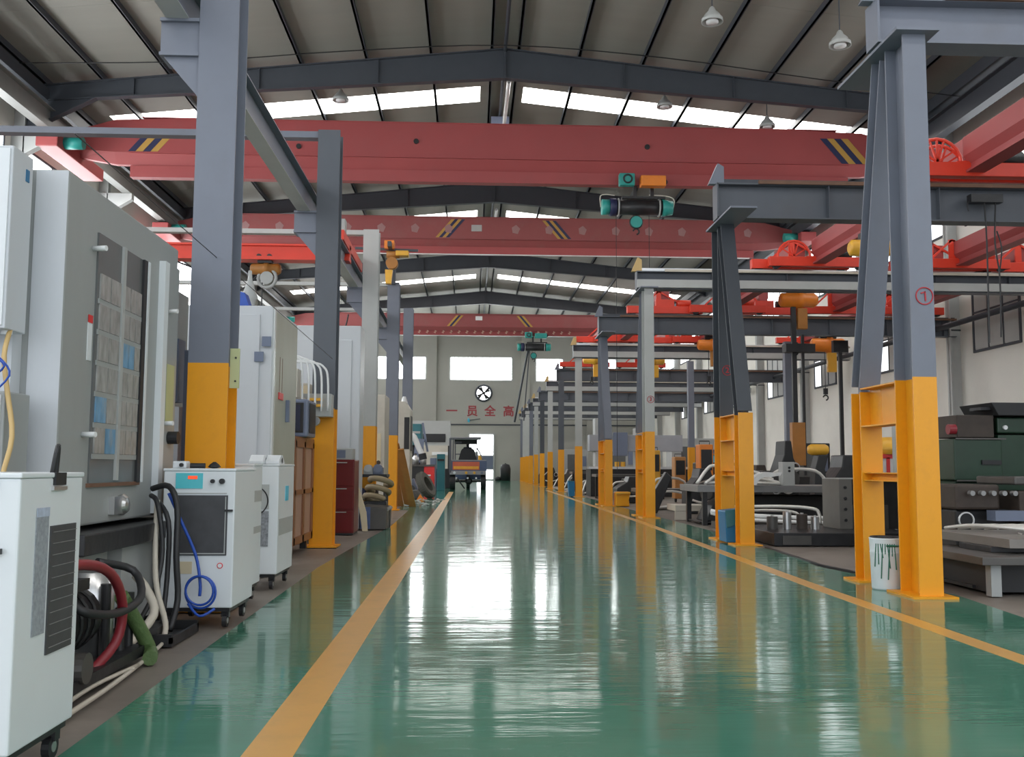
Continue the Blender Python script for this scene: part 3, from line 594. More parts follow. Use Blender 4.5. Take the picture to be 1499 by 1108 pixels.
for i, Y in enumerate(farY):
    xm = 4.43; zt = [5.75, 5.5, 5.5, 5.4, 5.4, 5.4, 5.4, 5.4, 5.4][i]
    t = thing('gantry_post', '%s post in the right row, slim grey shaft with an orange foot' % ordw[i + 4], 'steel post', (xm, Y, 0), 'slim far posts of the right row')
    g = [LGREY, MID, RAILW, DGREY, LGREY, GREY, RAILW, RAILW, GREY][i]
    h_post(MB(), xm - 0.14, xm + 0.14, Y, Y + 0.3, 0.02, 2.08).build('painted_foot', YEL, t)
    h_post(MB(), xm - 0.13, xm + 0.13, Y, Y + 0.3, 2.08, zt).build('shaft', g, t)
    B(xm - 0.22, xm + 0.22, Y - 0.08, Y + 0.38, 0, 0.02).build('base_plate', YEL, t)
# cross girders on the posts, carried to the right wall
def girder(Y, z0, z1, label, x0=4.08, x1=15.9, m=GREY, pale=False, rail=True):
    t = thing('cross_girder', label, 'girder', (x0, Y, z0))
    MB().ibeam((x0, Y, (z0 + z1) / 2), (x1, Y, (z0 + z1) / 2), 0.3, z1 - z0, tf=0.025).build('girder', m, t)
    MB().box(x0 - 0.005, x0 + 0.02, Y - 0.15, Y + 0.15, z0, z1).build('end_plate', m, t)
    for xs in [x0 + 1.9 * k for k in range(1, 7)]: MB().box(xs, xs + 0.012, Y - 0.14, Y + 0.14, z0, z1).build('stiffener', m, t)
    if pale: MB().box(x0, x1, Y - 0.23, Y - 0.15, z0 + 0.03, z0 + (z1 - z0) * 0.5).build('pale_channel', LGREY, t, 'pale channel along the lower half')
    if rail:
        MB().box(x0 + 0.1, x1, Y - 0.05, Y + 0.05, z1, z1 + 0.09).build('rail', STEEL if pale else DGREY, t)
        MB().box(x0 + 0.7, x1, Y - 0.19, Y - 0.13, z1 - 0.02, z1 + 0.04).build('conductor_bar', RUST if not pale else CABLE, t)
    MB().prism([(x0 - 0.12, z1), (x0 + 0.14, z1), (x0 + 0.14, z1 + 0.3), (x0 + 0.04, z1 + 0.36)], 'y', Y - 0.06, Y + 0.06).build('end_stop', GREY if not pale else TAN, t)
    return t
girder(9.6, 5.51, 5.98, 'nearest cross girder resting on the first right post, at the top of the view')
girder(16.15, 5.38, 5.98, 'grey cross girder on the second right post', m=MID)
girder(24.2, 5.64, 6.10, 'cross girder on the third right post with a pale lower channel', pale=True, m=MID)
girder(31.6, 5.54, 6.10, 'grey cross girder on the fourth right post', m=MID)
for i, Y in enumerate(farY):
    zt = [5.75, 5.5, 5.5, 5.4, 5.4, 5.4, 5.4, 5.4, 5.4][i]
    girder(Y + 0.15, zt + 0.005, zt + 0.55, '%s cross girder of the right side, on the %s post' % (ordw[i + 4], ordw[i + 4]), m=MID, pale=(i % 2 == 0), x0=4.2)

# small red cranes riding on the cross girders
def bay_crane(x, y0, y1, z0, z1, label, hood='arch', m=BRED, two=True, h=0.62):
    """z0/z1 rail heights at the near and far girder"""
    t = thing('bay_crane', label, 'light crane', (x, y0, z0)); z = max(z0, z1)
    b = z + 0.12
    MB().prism([(x - 0.16, b + h), (x + 0.16, b + h), (x + 0.16, b + 0.3), (x + 0.07, b + 0.16), (x + 0.07, b + 0.04), (x + 0.16, b + 0.04), (x + 0.16, b), (x - 0.16, b), (x - 0.16, b + 0.04), (x - 0.07, b + 0.04), (x - 0.07, b + 0.16), (x - 0.16, b + 0.3)], 'y', y0 + 0.2, y1 - 0.2).build('girder', CRED, t)
    for y, zz in ((y0 + 0.17, z0), (y1 - 0.17, z1)):
        e = MB().box(x - 1.25, x + 1.25, y - 0.1, y + 0.1, zz + 0.06, zz + 0.30).build('end_truck', m, t, bevel=0.01)
        MB().box(x - 0.3, x + 0.3, y - 0.09, y + 0.09, zz + 0.28, b + 0.2).build('saddle', m, e)
        for xx in (-1.05, 1.05): MB().cyl((x + xx, y - 0.06, zz + 0.11), (x + xx, y + 0.06, zz + 0.11), 0.11).build('wheel', DARK, e)
        if hood == 'arch':
            a = MB().ring((x - 0.55, y, zz + 0.30), 0.42, 0.03, (0, 1, 0), 14, 6, a0=0, a1=PI)
            a2 = MB()
            for k in range(13):
                pass
            pts = [(x - 0.6 + 0.42 * math.cos(PI * k / 10), y, zz + 0.30 + 0.42 * math.sin(PI * k / 10)) for k in range(11)]
            a2.tube(pts, 0.03, 6, 1)
            for k in (2, 4, 5, 6, 8): a2.bar((x - 0.6, y, zz + 0.32), pts[k], 0.03, 0.03, (0, 1, 0))
            a2.build('arch_guard', m, e)
        else:
            MB().bar((x - 0.75, y, zz + 0.30), (x - 0.2, y, zz + 0.8), 0.05, 0.05, (0, 1, 0)).bar((x - 0.2, y, zz + 0.8), (x + 0.7, y, zz + 0.30), 0.05, 0.05, (0, 1, 0)).bar((x - 0.2, y, zz + 0.8), (x - 0.2, y, zz + 0.3), 0.16, 0.05, (0, 1, 0)).build('brace_frame', m, e)
        MB().cyl((x + 0.4, y, zz + 0.40), (x + 0.85, y, zz + 0.40), 0.12).build('motor', m if hood != 'arch' else DARK, e, smooth=True)
    return t
RT = [6.07, 6.07, 6.19, 6.19]
bay_crane(8.45, 9.6, 16.15, RT[0], RT[1], 'nearest small red crane with an arched guard, between the first two cross girders')
bay_crane(8.65, 16.15, 24.2, RT[1], RT[2], 'small red crane with an arched guard between the second and third cross girders')
bay_crane(12.3, 16.15, 24.2, RT[1], RT[2], 'small red crane with a triangular brace between the second and third cross girders', 'tri')
bay_crane(14.2, 24.2, 31.6, RT[2], RT[3], 'small red crane nearest the right wall, between the third and fourth cross girders', 'tri')
bay_crane(8.3, 24.2, 31.6, RT[2], RT[3], 'small red crane nearer the aisle between the third and fourth cross girders', 'tri')
bay_crane(11.9, 24.2, 31.6, RT[2], RT[3], 'small red crane in the middle of the bay between the third and fourth cross girders', 'tri')
bay_crane(6.3, 31.6, 40.75, RT[3], 6.39, 'bright red crane over the bay beyond the fourth post, nearer the aisle', 'tri')
bay_crane(9.6, 31.6, 40.75, RT[3], 6.39, 'red crane over the bay beyond the fourth post, farther from the aisle', 'arch')
bay_crane(5.6, 40.75, 48.75, 6.39, 6.14, 'red crane just above the fifth and sixth posts', 'tri')
bay_crane(8.4, 40.75, 48.75, 6.39, 6.14, 'red crane deep in the bay beyond the fifth post', 'tri')
bay_crane(14.0, 31.6, 40.75, RT[3], 6.39, 'red crane nearest the right wall beyond the fourth cross girder', 'tri')
chain_hoist(8.65, 20.8, 6.31, 'amber chain hoist seen behind the leaning leg of the nearest post', AMBER, BROWNOR, k=1.1, drop=0.5)
t3 = chain_hoist(10.0, 29.6, 6.75, 'large orange hoist with a brown chain box and a long black chain mast', ORANGE, BROWNOR, k=1.35, drop=0.8)
MB().bar((8.3, 29.6, 6.85), (11.9, 29.6, 6.85), 0.08, 0.08).bar((9.85, 29.6, 6.8), (9.85, 29.6, 1.0), 0.14, 0.12, (0, 1, 0)).bar((10.12, 29.6, 5.3), (10.12, 29.6, 1.0), 0.08, 0.1, (0, 1, 0)).build('mast', BLACK, t3)
MB().box(9.55, 10.45, 29.4, 29.8, 4.75, 5.0).build('spreader', BLACK, t3)
B(9.72, 10.12, 29.5, 29.75, 1.3, 2.6).build('lower_hoist', BROWNOR, t3, 'rusty lower gear housing')
chain_hoist(9.6, 39.0, 6.51, 'orange chain hoist between the third post and the leaning leg of the second', ORANGE, BROWNOR, k=1.3, drop=0.8)
chain_hoist(5.6, 45.0, 6.51, 'amber chain hoist close behind the fifth post', AMBER, k=1.2, drop=0.5)
chain_hoist(14.0, 38.0, 6.51, 'orange hoist near the right wall beyond the fourth cross girder', ORANGE, AMBER, k=1.6, drop=0.9)
mh = MB().bar((12.35, 32.4, 5.5), (12.35, 32.4, 0.5), 0.11, 0.11, (0, 1, 0)).box(12.1, 12.6, 32.3, 32.5, 5.1, 5.5).box(12.1, 12.6, 32.2, 32.6, 0, 0.5)
tag(mh.build('chain_mast', DARK, None), 'black vertical mast left of the nearest A-frame, rising above the orange tank', 'mast')
chain_hoist(8.4, 45.2, 6.51, 'yellow chain hoist just right of the third post shaft', AMBER, k=1.2, drop=0.4)
# pendant cables at far right
for x, y, z0, z1, lab in ((8.6, 15.92, 5.75, 3.3, 'pair of black pendant cables under the nearest small red crane'),):
    t = thing('pendant_cable', lab, 'cable', (x, y, z1))
    MB().tube([(x, y, z0), (x + 0.02, y, 5), (x, y, z1)], 0.014, 6).build('cable', BLACK, t)
    MB().tube([(x + 0.2, y, z0), (x + 0.16, y, 5.0), (x + 0.22, y, 4.4), (x + 0.2, y, z1 + 0.1)], 0.014, 6).build('cable', BLACK, t)
    MB().tube([(x + 0.2, y, 5.2), (x + 0.27, y, 4.9), (x + 0.22, y, 4.5)], 0.012, 6).build('cable', BLACK, t)
    MB().ring((x - 0.12, y, 5.62), 0.17, 0.012, (0, 1, 0), 18, 6, a0=-2.9, a1=0.2).build('cable_loop', BLACK, t)
    B(x - 0.25, x + 0.3, y - 0.06, y + 0.09, 5.68, 5.82).build('clamp', DARK, t)

# pendant lamps under the roof
lamp0 = thing('pendant_lamp', 'bell-shaped pendant lamp on a long rod beside the top of the nearest post', 'lamp', (9.35, 24.0, 12.05))
MB().cyl((9.35, 24, 12.4), (9.35, 24, 14.3), 0.015, n=6).build('rod', DGREY, lamp0)
MB().lathe([(0.03, 0.42), (0.07, 0.38), (0.1, 0.30), (0.2, 0.2), (0.23, 0.13), (0.27, 0.1), (0.28, 0.0), (0.26, 0.0), (0.2, 0.1)], (9.35, 24, 12.0)).build('shade', LGREY, lamp0, smooth=True)
MB().lathe([(0.02, -0.02), (0.16, -0.01), (0.16, 0.06), (0.05, 0.08)], (9.35, 24, 12.0)).build('bulb', GLOSSW, lamp0, smooth=True)
for (x, y, z, lb) in ((6.05, 24.0, 12.6, 'pendant lamp cut by the top edge right of the ridge'), (10.2, 33.0, 13.1, 'bell-shaped lamp hung before the bright skylight strip on the right'), (6.6, 33.0, 13.75, 'lamp close under the roof right of the ridge, between first frame and skylight'),
                      (-4.6, 33.0, 13.75, 'lamp under the roof left of the ridge, above the nearest red crane')):
    dup(lamp0, (x, y, z), lb)

# ------------------------------------------------------------------ left side: foreground cabinets
def caster(m_parent, x, y, r=0.05):
    c = MB().cyl((x - 0.016, y, r), (x + 0.016, y, r), r, n=16).build('caster', BLACK, m_parent)
    MB().cyl((x - 0.019, y, r), (x + 0.019, y, r), r * 0.45, n=12).build('hub', STEEL, c)
    MB().box(x - 0.028, x + 0.028, y - 0.02, y + 0.03, r * 1.5, 0.15).build('fork', DARK, c)
def chiller(x0, x1, y0, y1, z1, label, front='full', deep=0.02):
    t = thing('chiller_cabinet', label, 'cabinet', ((x0 + x1) / 2, (y0 + y1) / 2, 0))
    B(x0, x1, y0, y1, 0.15, z1 - 0.02).build('body', WHITE, t, bevel=0.008)
    B(x0 - 0.005, x1 + 0.005, y0 - 0.005, y1 + 0.005, z1 - 0.02, z1).build('lid', WHITE, t, bevel=0.005)
    B(x0 + 0.03, x1 - 0.02, y0 + 0.02, y1 - 0.02, 0.12, 0.15).build('base_frame', DARK, t)
    for x in (x0 + 0.07, x1 - 0.06):
        for y in (y0 + 0.07, y1 - 0.07): caster(t, x, y)
    return t
# cabinet 1, foreground left
t = chiller(-2.3, -1.66, 3.72, 4.30, 1.17, 'nearest white wheeled cabinet at the left edge with a black side grille')
xs = -1.66
B(xs, xs + 0.004, 3.86, 3.97, 0.55, 1.0).build('instruction_label', NOTEG, t, 'grey printed instruction label')
B(xs + 0.003, xs + 0.006, 3.86, 3.97, 1.0, 1.035).build('label_header', mat('pale_blue_print', (0.45, 0.5, 0.62), 0.5, var=0.3, scale=60), t)
g = B(xs, xs + 0.006, 3.99, 4.235, 0.46, 0.96).build('grille', DKGRILL, t, 'black side grille')
for k in range(11): MB().bar((xs + 0.007, 3.99 + 0.02, 0.485 + k * 0.045), (xs + 0.007, 4.235, 0.485 + k * 0.045), 0.004, 0.0025).build('grille_slat', mat('worn_slat_grey', (0.22, 0.22, 0.22), 0.5, var=0.5, scale=30), g)
hd = MB().tube([(xs - 0.02, 4.03, 1.15), (xs - 0.005, 4.03, 1.25), (xs - 0.01, 4.06, 1.27), (xs - 0.02, 4.07, 1.15)], 0.01, 8).build('lifting_eye', BLACK, t)
B(xs - 0.045, xs + 0.012, 4.0, 4.1, 1.12, 1.17).build('eye_bracket', BLACK, t); B(xs, xs + 0.012, 3.985, 4.115, 1.10, 1.115).build('eye_strip', STEEL, t)
B(-2.28, -1.755, 3.708, 3.72, 0.62, 0.97).build('front_panel', DKGRILL, t, 'dark front panel')
MB().box(-1.80, -1.71, 3.695, 3.708, 0.875, 0.895).build('latch', DARK, t)
MB().ring((-1.765, 3.71, 1.13), 0.022, 0.004, (0, 1, 0)).build('badge', BLUE, t, 'small blue round badge')
# cabinet 2
t = chiller(-2.30, -1.77, 7.5, 7.56 + 0.62, 1.18, 'white wheeled cabinet with turquoise display and dark front panel, before the first orange post')
f = 7.5
B(-2.21, -2.01, f - 0.006, f + 0.001, 1.03, 1.145).build('display', TURQ, t, 'turquoise control display')
B(-2.12, -2.05, f - 0.009, f - 0.006, 1.10, 1.125).build('digits', RLED, t, 'red digits')
for x, r in ((-1.935, 0.015), (-1.865, 0.02)): MB().cyl((x, f - 0.03, 1.085), (x, f, 1.085), r).build('dial', BLACK, t)
B(-2.24, -1.83, f - 0.004, f + 0.002, 0.99, 0.998).build('seam', LGREY, t)
B(-2.2, -1.82, f - 0.006, f + 0.002, 0.535, 0.98).build('front_grille', DKGRILL, t, 'large dark front panel')
B(-2.2, -1.83, f - 0.010, f - 0.006, 0.545, 0.553).box(-1.838, -1.832, f - 0.010, f - 0.006, 0.55, 0.97).build('panel_rim', LGREY, t)
MB().box(-1.84, -1.78, f - 0.02, f - 0.004, 0.86, 0.875).build('latch', DARK, t)
MB().cyl((-1.865, f - 0.004, 0.46), (-1.865, f + 0.001, 0.46), 0.022, n=20).build('sticker', RED, t, 'round red sticker')
MB().cyl((-1.865, f - 0.006, 0.46), (-1.865, f - 0.003, 0.46), 0.016, n=20).build('sticker_center', WHITE, t)
B(-2.2, -2.07, f - 0.004, f + 0.001, 0.40, 0.49).build('paper', CREAM, t)
for x, y, s_ in ((-2.22, 7.7, .07), (-2.14, 7.66, .05), (-1.98, 7.7, .04)):
    pass
it = thing('drill_battery_pack', 'small white and black tool lying on the turquoise display cabinet', 'tool', (-2.2, 7.65, 1.18))
B(-2.27, -2.17, 7.6, 7.72, 1.18, 1.235).build('case', WHITE, it, bevel=0.01); MB().cyl((-2.15, 7.65, 1.2), (-2.04, 7.66, 1.2), 0.02).build('handle', BLACK, it); MB().cyl((-2.2, 7.58, 1.205), (-2.2, 7.6, 1.205), 0.015).build('button', BLACK, it)
it = thing('glove', 'small black rag lying on the right end of the display cabinet', 'rag', (-1.9, 7.7, 1.18))
MB().lathe([(0.02, 0), (0.05, 0.01), (0.035, 0.03), (0.01, 0.05)], (-1.98, 7.7, 1.18), n=9).build('rag', BLACK, it)
# cabinet 2b
t = chiller(-2.36, -1.93, 8.86, 9.22, 1.22, 'slim white cabinet with grey side bands between two wider white cabinets')
for z0, z1 in ((0.88, 0.98), (0.6, 0.66)): B(-1.93, -1.926, 8.88, 9.2, z0, z1).build('side_band', LGREY, t)
# cabinet 3
t = chiller(-2.32, -1.89, 9.8, 10.62, 1.22, 'white wheeled cabinet with mesh vent and pale blue side label, farthest of the white cabinets')
B(-2.30, -1.98, 9.79, 9.801, 0.42, 0.76).build('mesh_vent', mat('punched_mesh', (0.25, 0.26, 0.28), 0.5, var=0.9, scale=40), t, 'perforated mesh vent')
B(-2.30, -1.98, 9.79, 9.801, 0.78, 1.02).build('upper_hatch', LGREY, t)
MB().ring((-2.13, 9.788, 0.86), 0.14, 0.006, (0, 1, 0), 20, 5, a0=-0.6, a1=1.8).build('door_cable', DARK, t)
B(-1.89, -1.886, 10.15, 10.32, 0.85, 1.0).build('side_label', CYAN, t, 'pale blue side label'); B(-1.89, -1.886, 9.85, 10.6, 0.52, 0.68).build('side_band', LGREY, t)
for i, (x, y, lb) in enumerate(((-2.12, 9.95, 'white swivel wheel bracket lying on the slim and mesh-vent cabinets, left one'), (-1.98, 10.05, 'white curved bracket lying on the mesh-vent cabinet'))):
    it = thing('curved_bracket', lb, 'bracket', (x, y, 1.22))
    MB().prism([(y - 0.15, 1.22), (y + 0.15, 1.22), (y + 0.15, 1.24), (y + 0.04, 1.31), (y - 0.06, 1.31), (y - 0.15, 1.25)], 'x', x - 0.07, x + 0.07).build('bracket', WHITE, it, bevel=0.01)
    MB().cyl((x + 0.071, y, 1.255), (x + 0.06, y, 1.255), 0.03).build('hole', BLACK, it)

# ------------------------------------------------------------------ machining centre 1
t = thing('machining_centre', 'large grey-white machining centre with a tall pocketed side window, at left', 'machine', (-3.6, 7.0, 0))
X = -2.43
YA, YB = 5.88, 8.1
mb = MB().box(-4.6, X, YA, YB, 0.82, 2.97)
mb.build('housing', MGREY, t, bevel=0.015)
B(-2.62, X - 0.001, YA - 0.006, YA, 0.83, 2.96).build('corner_panel', MWHITE, t, 'lighter front corner panel')
B(-4.6, -2.66, YA - 0.12, YA - 0.001, 0.4, 3.0).build('front_panel', MWHITE, t, 'light front panel')
w_ = B(X, X + 0.012, 6.36, 7.28, 1.08, 2.70).build('side_window', GLASSD, t, 'tall dusty window')
MB().box(X, X + 0.025, 6.34, 7.28, 1.06, 1.085).build('window_frame', RUST, t, 'rusty brown window frame')
B(X + 0.005, X + 0.03, 7.2, 7.27, 1.08, 2.70).build('window_edge', BLACK, t, 'dark right edge of the window')
MB().box(X, X + 0.035, 7.275, 7.315, 1.08, 2.70).build('window_post', WHITE, t, 'white upright beside the window')
B(X + 0.01, X + 0.03, 6.78, 6.83, 1.1, 2.7).build('window_mullion', LGREY, t)
rng = random.Random(3)
for r in range(6):
    z1 = 2.44 - r * 0.2; z0 = z1 - 0.165
    for c in range(5):
        y0 = (6.40 + c * 0.19) if c < 2 else (6.845 + (c - 2) * 0.118)
        y1 = y0 + (0.175 if c < 2 else 0.106)
        B(X + 0.012, X + 0.022, y0, y1, z0, z1).build('pocket', BPOCK if (r, c) in ((2, 2), (2, 3), (4, 0), (5, 1)) else POCKET, w_)
    B(X + 0.012, X + 0.02, 6.38, 7.27, z0 - 0.035, z0 - 0.002).build('pocket_rail', MGREY, w_)
B(X, X + 0.05, 7.62, 7.72, 0.84, 2.78).build('side_post', WHITE, t, 'white vertical door post')
B(X, X + 0.02, 7.78, YB - 0.02, 0.84, 2.8).build('end_panel', MGREY, t)
B(X + 0.02, X + 0.024, 7.83, 8.02, 1.52, 2.0).build('notice', NOTE, t, 'yellowish notice plate')
for y, z in ((6.3, 2.58), (6.25, 1.39), (7.85, 2.42), (7.83, 1.53)):
    MB().cyl((X, y, z), (X + 0.09, y - 0.02, z), 0.018, n=10).build('hinge_pin', GLOSSW, t, 'white hinge pin', smooth=True)
MB().lathe([(0.07, 0), (0.075, 0.03), (0.05, 0.06), (0.02, 0.07)], (X, 6.95, 0.93), (1, 0, 0)).box(X, X + 0.04, 6.75, 6.95, 0.87, 0.99).build('door_handle', STEEL, t, smooth=False)
B(X, X + 0.004, 6.26, 6.33, 1.86, 2.1).build('warning_label', WHITE, t); B(X + 0.003, X + 0.006, 6.26, 6.33, 2.1, 2.15).build('label_top', RED, t, 'red label top')
MB().cyl((X + 0.02, 7.93, 1.42), (X + 0.10, 7.93, 1.42), 0.05).build('switch', BLACK, t)
# tray and base
B(-4.5, X + 0.16, 5.95, 8.0, 0.66, 0.79).build('chip_tray', DARK, t, 'dark chip tray', bevel=0.01)
B(-4.5, X - 0.1, 6.0, 8.0, 0.05, 0.66).build('base', IRON, t)
B(X - 0.1, X + 0.05, 6.9, 8.0, 0.1, 0.64).build('base_cover', LGREY, t)
B(X - 0.1, X - 0.03, 6.1, 6.85, 0.44, 0.62).build('base_panel', LGREY, t)
for y in (6.2, 7.9): B(X - 0.3, X, y, y + 0.12, 0, 0.1).build('foot', DARK, t)
# boxes on the machine front
t = thing('wall_box', 'upper grey-white electrical box at the left edge, before the machining centre', 'electrical box', (-2.9, 5.6, 1.95))
B(-3.3, -2.585, 5.5, 5.755, 1.95, 2.99).build('body', MWHITE, t, bevel=0.008); B(-3.28, -2.6, 5.49, 5.5, 1.97, 2.97).build('door', WHITE, t)
B(-2.585, -2.58, 5.66, 5.70, 2.83, 2.90).build('label', BLUE, t, 'small blue label'); MB().cyl((-2.62, 5.6, 1.93), (-2.62, 5.6, 1.96), 0.03).build('gland', WHITE, t)
t = thing('junction_box', 'lower grey electrical box at the left edge above the nearest cabinet', 'electrical box', (-2.9, 5.6, 0.9))
B(-3.3, -2.54, 5.45, 5.755, 0.9, 1.60).build('body', MGREY, t, bevel=0.008); B(-3.28, -2.56, 5.44, 5.45, 0.92, 1.58).build('door', WHITE, t)
tag(MB().tube([(-2.60, 5.6, 1.96), (-2.58, 5.5, 1.8), (-2.53, 5.45, 1.6), (-2.47, 5.4, 1.35), (-2.47, 5.3, 1.1), (-2.5, 5.25, 0.6)], 0.014, 8).build('cable', TAN, None, smooth=True), 'tan cable hanging from the upper box at the left edge', 'cable')
tag(MB().tube([(-2.62, 5.42, 1.80), (-2.55, 5.40, 1.77), (-2.5, 5.4, 1.68), (-2.62, 5.4, 1.55)], 0.006, 6).tube([(-2.62, 5.41, 1.66), (-2.52, 5.38, 1.73), (-2.6, 5.38, 1.8)], 0.006, 6).build('air_line', BHOSE, None), 'thin blue loop of air line at the left edge', 'hose')

# pump below
t = thing('hydraulic_pump', 'black oily pump unit on the floor under the machining centre', 'pump', (-2.3, 5.6, 0))
B(-2.75, -2.0, 4.9, 6.3, 0.04, 0.1).build('skid', DARK, t)
MB().cyl((-2.25, 5.0, 0.35), (-2.25, 5.75, 0.35), 0.17, n=20).build('motor', DARK, t, smooth=True)
for k in range(7): MB().ring((-2.25, 5.05 + k * 0.1, 0.35), 0.172, 0.012, (0, 1, 0), 20, 5).build('cooling_fin', BLACK, t)
MB().cyl((-2.2, 5.95, 0.1), (-2.2, 5.95, 0.58), 0.11, n=18).build('filter', STEEL, t, smooth=True)
MB().cyl((-2.07, 4.85, 0.06), (-2.07, 4.85, 0.5), 0.05, n=14).build('valve_column', BLACK, t, smooth=True)
B(-2.55, -2.1, 4.85, 5.6, 0.52, 0.58).build('top_plate', DARK, t); MB().prism([(4.85, 0.58), (5.5, 0.58), (5.3, 0.66), (4.9, 0.64)], 'x', -2.5, -2.2).build('hood', IRON, t)
for y in (5.85, 6.1, 6.25): MB().cyl((-2.1, y, 0.1), (-2.1, y, 0.45 + 0.1 * math.sin(y * 9)), 0.03).build('valve', DARK, t)
MB().cyl((-2.05, 5.3, 0.15), (-1.98, 5.3, 0.15), 0.08).build('pulley', IRON, t)
tag(MB().tube([(-2.02, 4.75, 0.66), (-1.98, 5.1, 0.70), (-1.96, 5.5, 0.62), (-1.97, 5.75, 0.42), (-2.0, 5.75, 0.2), (-2.1, 5.55, 0.04)], 0.028, 10).build('hose', RHOSE, None, smooth=True), 'thick dark red hose arching over the pump to the floor', 'hose')
tag(MB().tube([(-2.1, 6.1, 0.42), (-2.03, 6.25, 0.2), (-1.98, 6.3, 0.06), (-1.93, 6.15, 0.04)], 0.045, 10).build('hose', GHOSE, None, smooth=True), 'fat olive green hose end lying by the pump', 'hose')
tag(MB().tube([(-2.1, 5.3, 0.5), (-1.99, 5.3, 0.43), (-1.96, 5.7, 0.38), (-1.98, 6.1, 0.42), (-2.1, 6.3, 0.55), (-2.25, 6.1, 0.62)], 0.024, 10).build('hose', BLACK, None, smooth=True), 'black hose looped beside the red hose', 'hose')
# cable bundle
tag(MB().tube([(-2.35, 7.4, 1.03), (-2.2, 7.3, 1.05), (-2.12, 7.25, 0.9), (-2.1, 7.2, 0.55), (-2.08, 7.2, 0.25), (-2.1, 7.1, 0.05)], 0.022, 8).tube([(-2.35, 7.38, 0.98), (-2.26, 7.25, 0.92), (-2.2, 7.2, 0.6), (-2.22, 7.1, 0.3), (-2.3, 6.9, 0.05)], 0.018, 8).tube([(-2.3, 7.35, 0.95), (-2.17, 7.22, 0.8), (-2.16, 7.2, 0.4), (-2.16, 7.1, 0.03)], 0.018, 8).build('cable_bundle', BLACK, None, smooth=True), 'bundle of black cables hanging before the display cabinet', 'cable')
tag(MB().tube([(-2.28, 7.3, 0.95), (-2.25, 7.2, 0.6), (-2.2, 7.1, 0.35), (-2.1, 7.0, 0.12), (-2.08, 6.9, 0.03)], 0.02, 8).tube([(-2.3, 6.95, 0.45), (-2.2, 6.9, 0.35), (-2.12, 6.8, 0.2), (-2.2, 6.5, 0.04)], 0.03, 8).build('cable', CABLE, None, smooth=True), 'cream cable hanging among the black bundle', 'cable')
bh = MB().tube([(-2.2, 7.3, 1.0), (-2.12, 7.35, 0.8), (-2.02, 7.4, 0.55), (-1.98, 7.4, 0.35), (-1.98, 7.4, 0.25)], 0.012, 8)
for k in range(2): bh.ring((-1.97, 7.38 - k * 0.03, 0.28 + k * 0.015), 0.115 - k * 0.01, 0.009, (0.15, 1, 0.1 * k), 28, 6)
bh.tube([(-2.05, 7.36, 0.2), (-1.95, 7.3, 0.12), (-1.85, 7.33, 0.17)], 0.01, 6)
tag(bh.build('air_hose', BHOSE, None, smooth=True), 'blue air hose coiled at the foot of the display cabinet', 'hose')
tag(MB().tube([(-1.9, 4.6, 0.02), (-1.92, 5.4, 0.02), (-1.98, 6.2, 0.02), (-2.05, 6.8, 0.02)], 0.014, 6).tube([(-1.95, 4.7, 0.03), (-2.0, 5.4, 0.03), (-1.95, 6.0, 0.03)], 0.012, 6).build('floor_cable', CABLE, None, smooth=True), 'pale cables lying along the concrete edge under the pump', 'cable')
t = thing('floor_tray', 'dark low tray with oily fittings on the floor by the cable bundle', 'tray', (-2.1, 7.0, 0))
MB().box(-2.32, -1.98, 6.75, 7.4, 0, 0.02).box(-2.32, -1.98, 6.75, 6.78, 0.02, 0.08).box(-2.32, -1.98, 7.37, 7.4, 0.02, 0.08).box(-2.0, -1.98, 6.75, 7.4, 0.02, 0.06).build('tray', DARK, t)
MB().box(-2.28, -2.12, 6.9, 7.2, 0.02, 0.1).build('fitting', IRON, t)
# parts visible between machine 1 and the post
t = thing('tool_changer', 'narrow grey machine column with control boxes between the machining centre and the first post', 'machine', (-2.7, 8.8, 0))
B(-3.2, -2.62, 8.5, 9.1, 0, 2.75).build('column', MGREY, t, bevel=0.01); B(-2.62, -2.55, 8.6, 8.8, 1.75, 2.3).build('box', BGREY, t)
B(-2.62, -2.5, 8.5, 9.0, 0, 1.7).build('lower_cover', MWHITE, t); B(-2.5, -2.46, 8.6, 8.7, 1.2, 2.2).build('conduit', BGREY, t)
t = thing('electrical_cabinet', 'tall grey electrical cabinet with hinged door and pale olive side, behind the white cabinets', 'cabinet', (-2.9, 11.6, 0))
B(-3.6, -2.22, 10.95, 12.45, 0.0, 2.98).build('body', MWHITE, t, bevel=0.015)
MB().box(-3.5, -2.36, 10.93, 10.95, 0.3, 2.88).build('door', MWHITE, t, bevel=0.005)
B(-2.235, -2.205, 10.98, 11.06, 0.12, 2.96).build('corner_strip', GLOSSW, t, 'white corner strip')
B(-2.22, -2.212, 11.1, 12.43, 0.12, 2.94).build('side_panel', PGREEN, t, 'pale olive side panel')
for z in (2.52, 2.35): B(-2.33 - (0.08 if z < 2.4 else 0), -2.23 - (0.08 if z < 2.4 else 0), 10.91, 10.93, z, z + 0.11).build('hinge', BGREY, t)
B(-2.21, -2.2, 11.3, 11.55, 1.96, 2.04).build('switch_plate', RED, t, 'red switch'); MB().box(-2.21, -2.17, 11.75, 11.83, 1.72, 1.98).build('door_handle', BGREY, t)
for y in (11.35, 11.5): B(-2.212, -2.2105, y, y + 0.02, 2.05, 2.45).build('rust_streak', RUST, t)
t = thing('notice_plate', 'yellow-green notice plate hung right of the first orange post', 'sign', (-2.0, 8.9, 1.8))
B(-2.07, -1.99, 8.45, 8.47, 1.86, 2.2).build('plate', NOTE, t)
MB().cyl((-2.02, 8.44, 2.12), (-2.02, 8.455, 2.12), 0.008).cyl((-2.02, 8.44, 1.92), (-2.02, 8.455, 1.92), 0.008).build('rivet', BLACK, t)
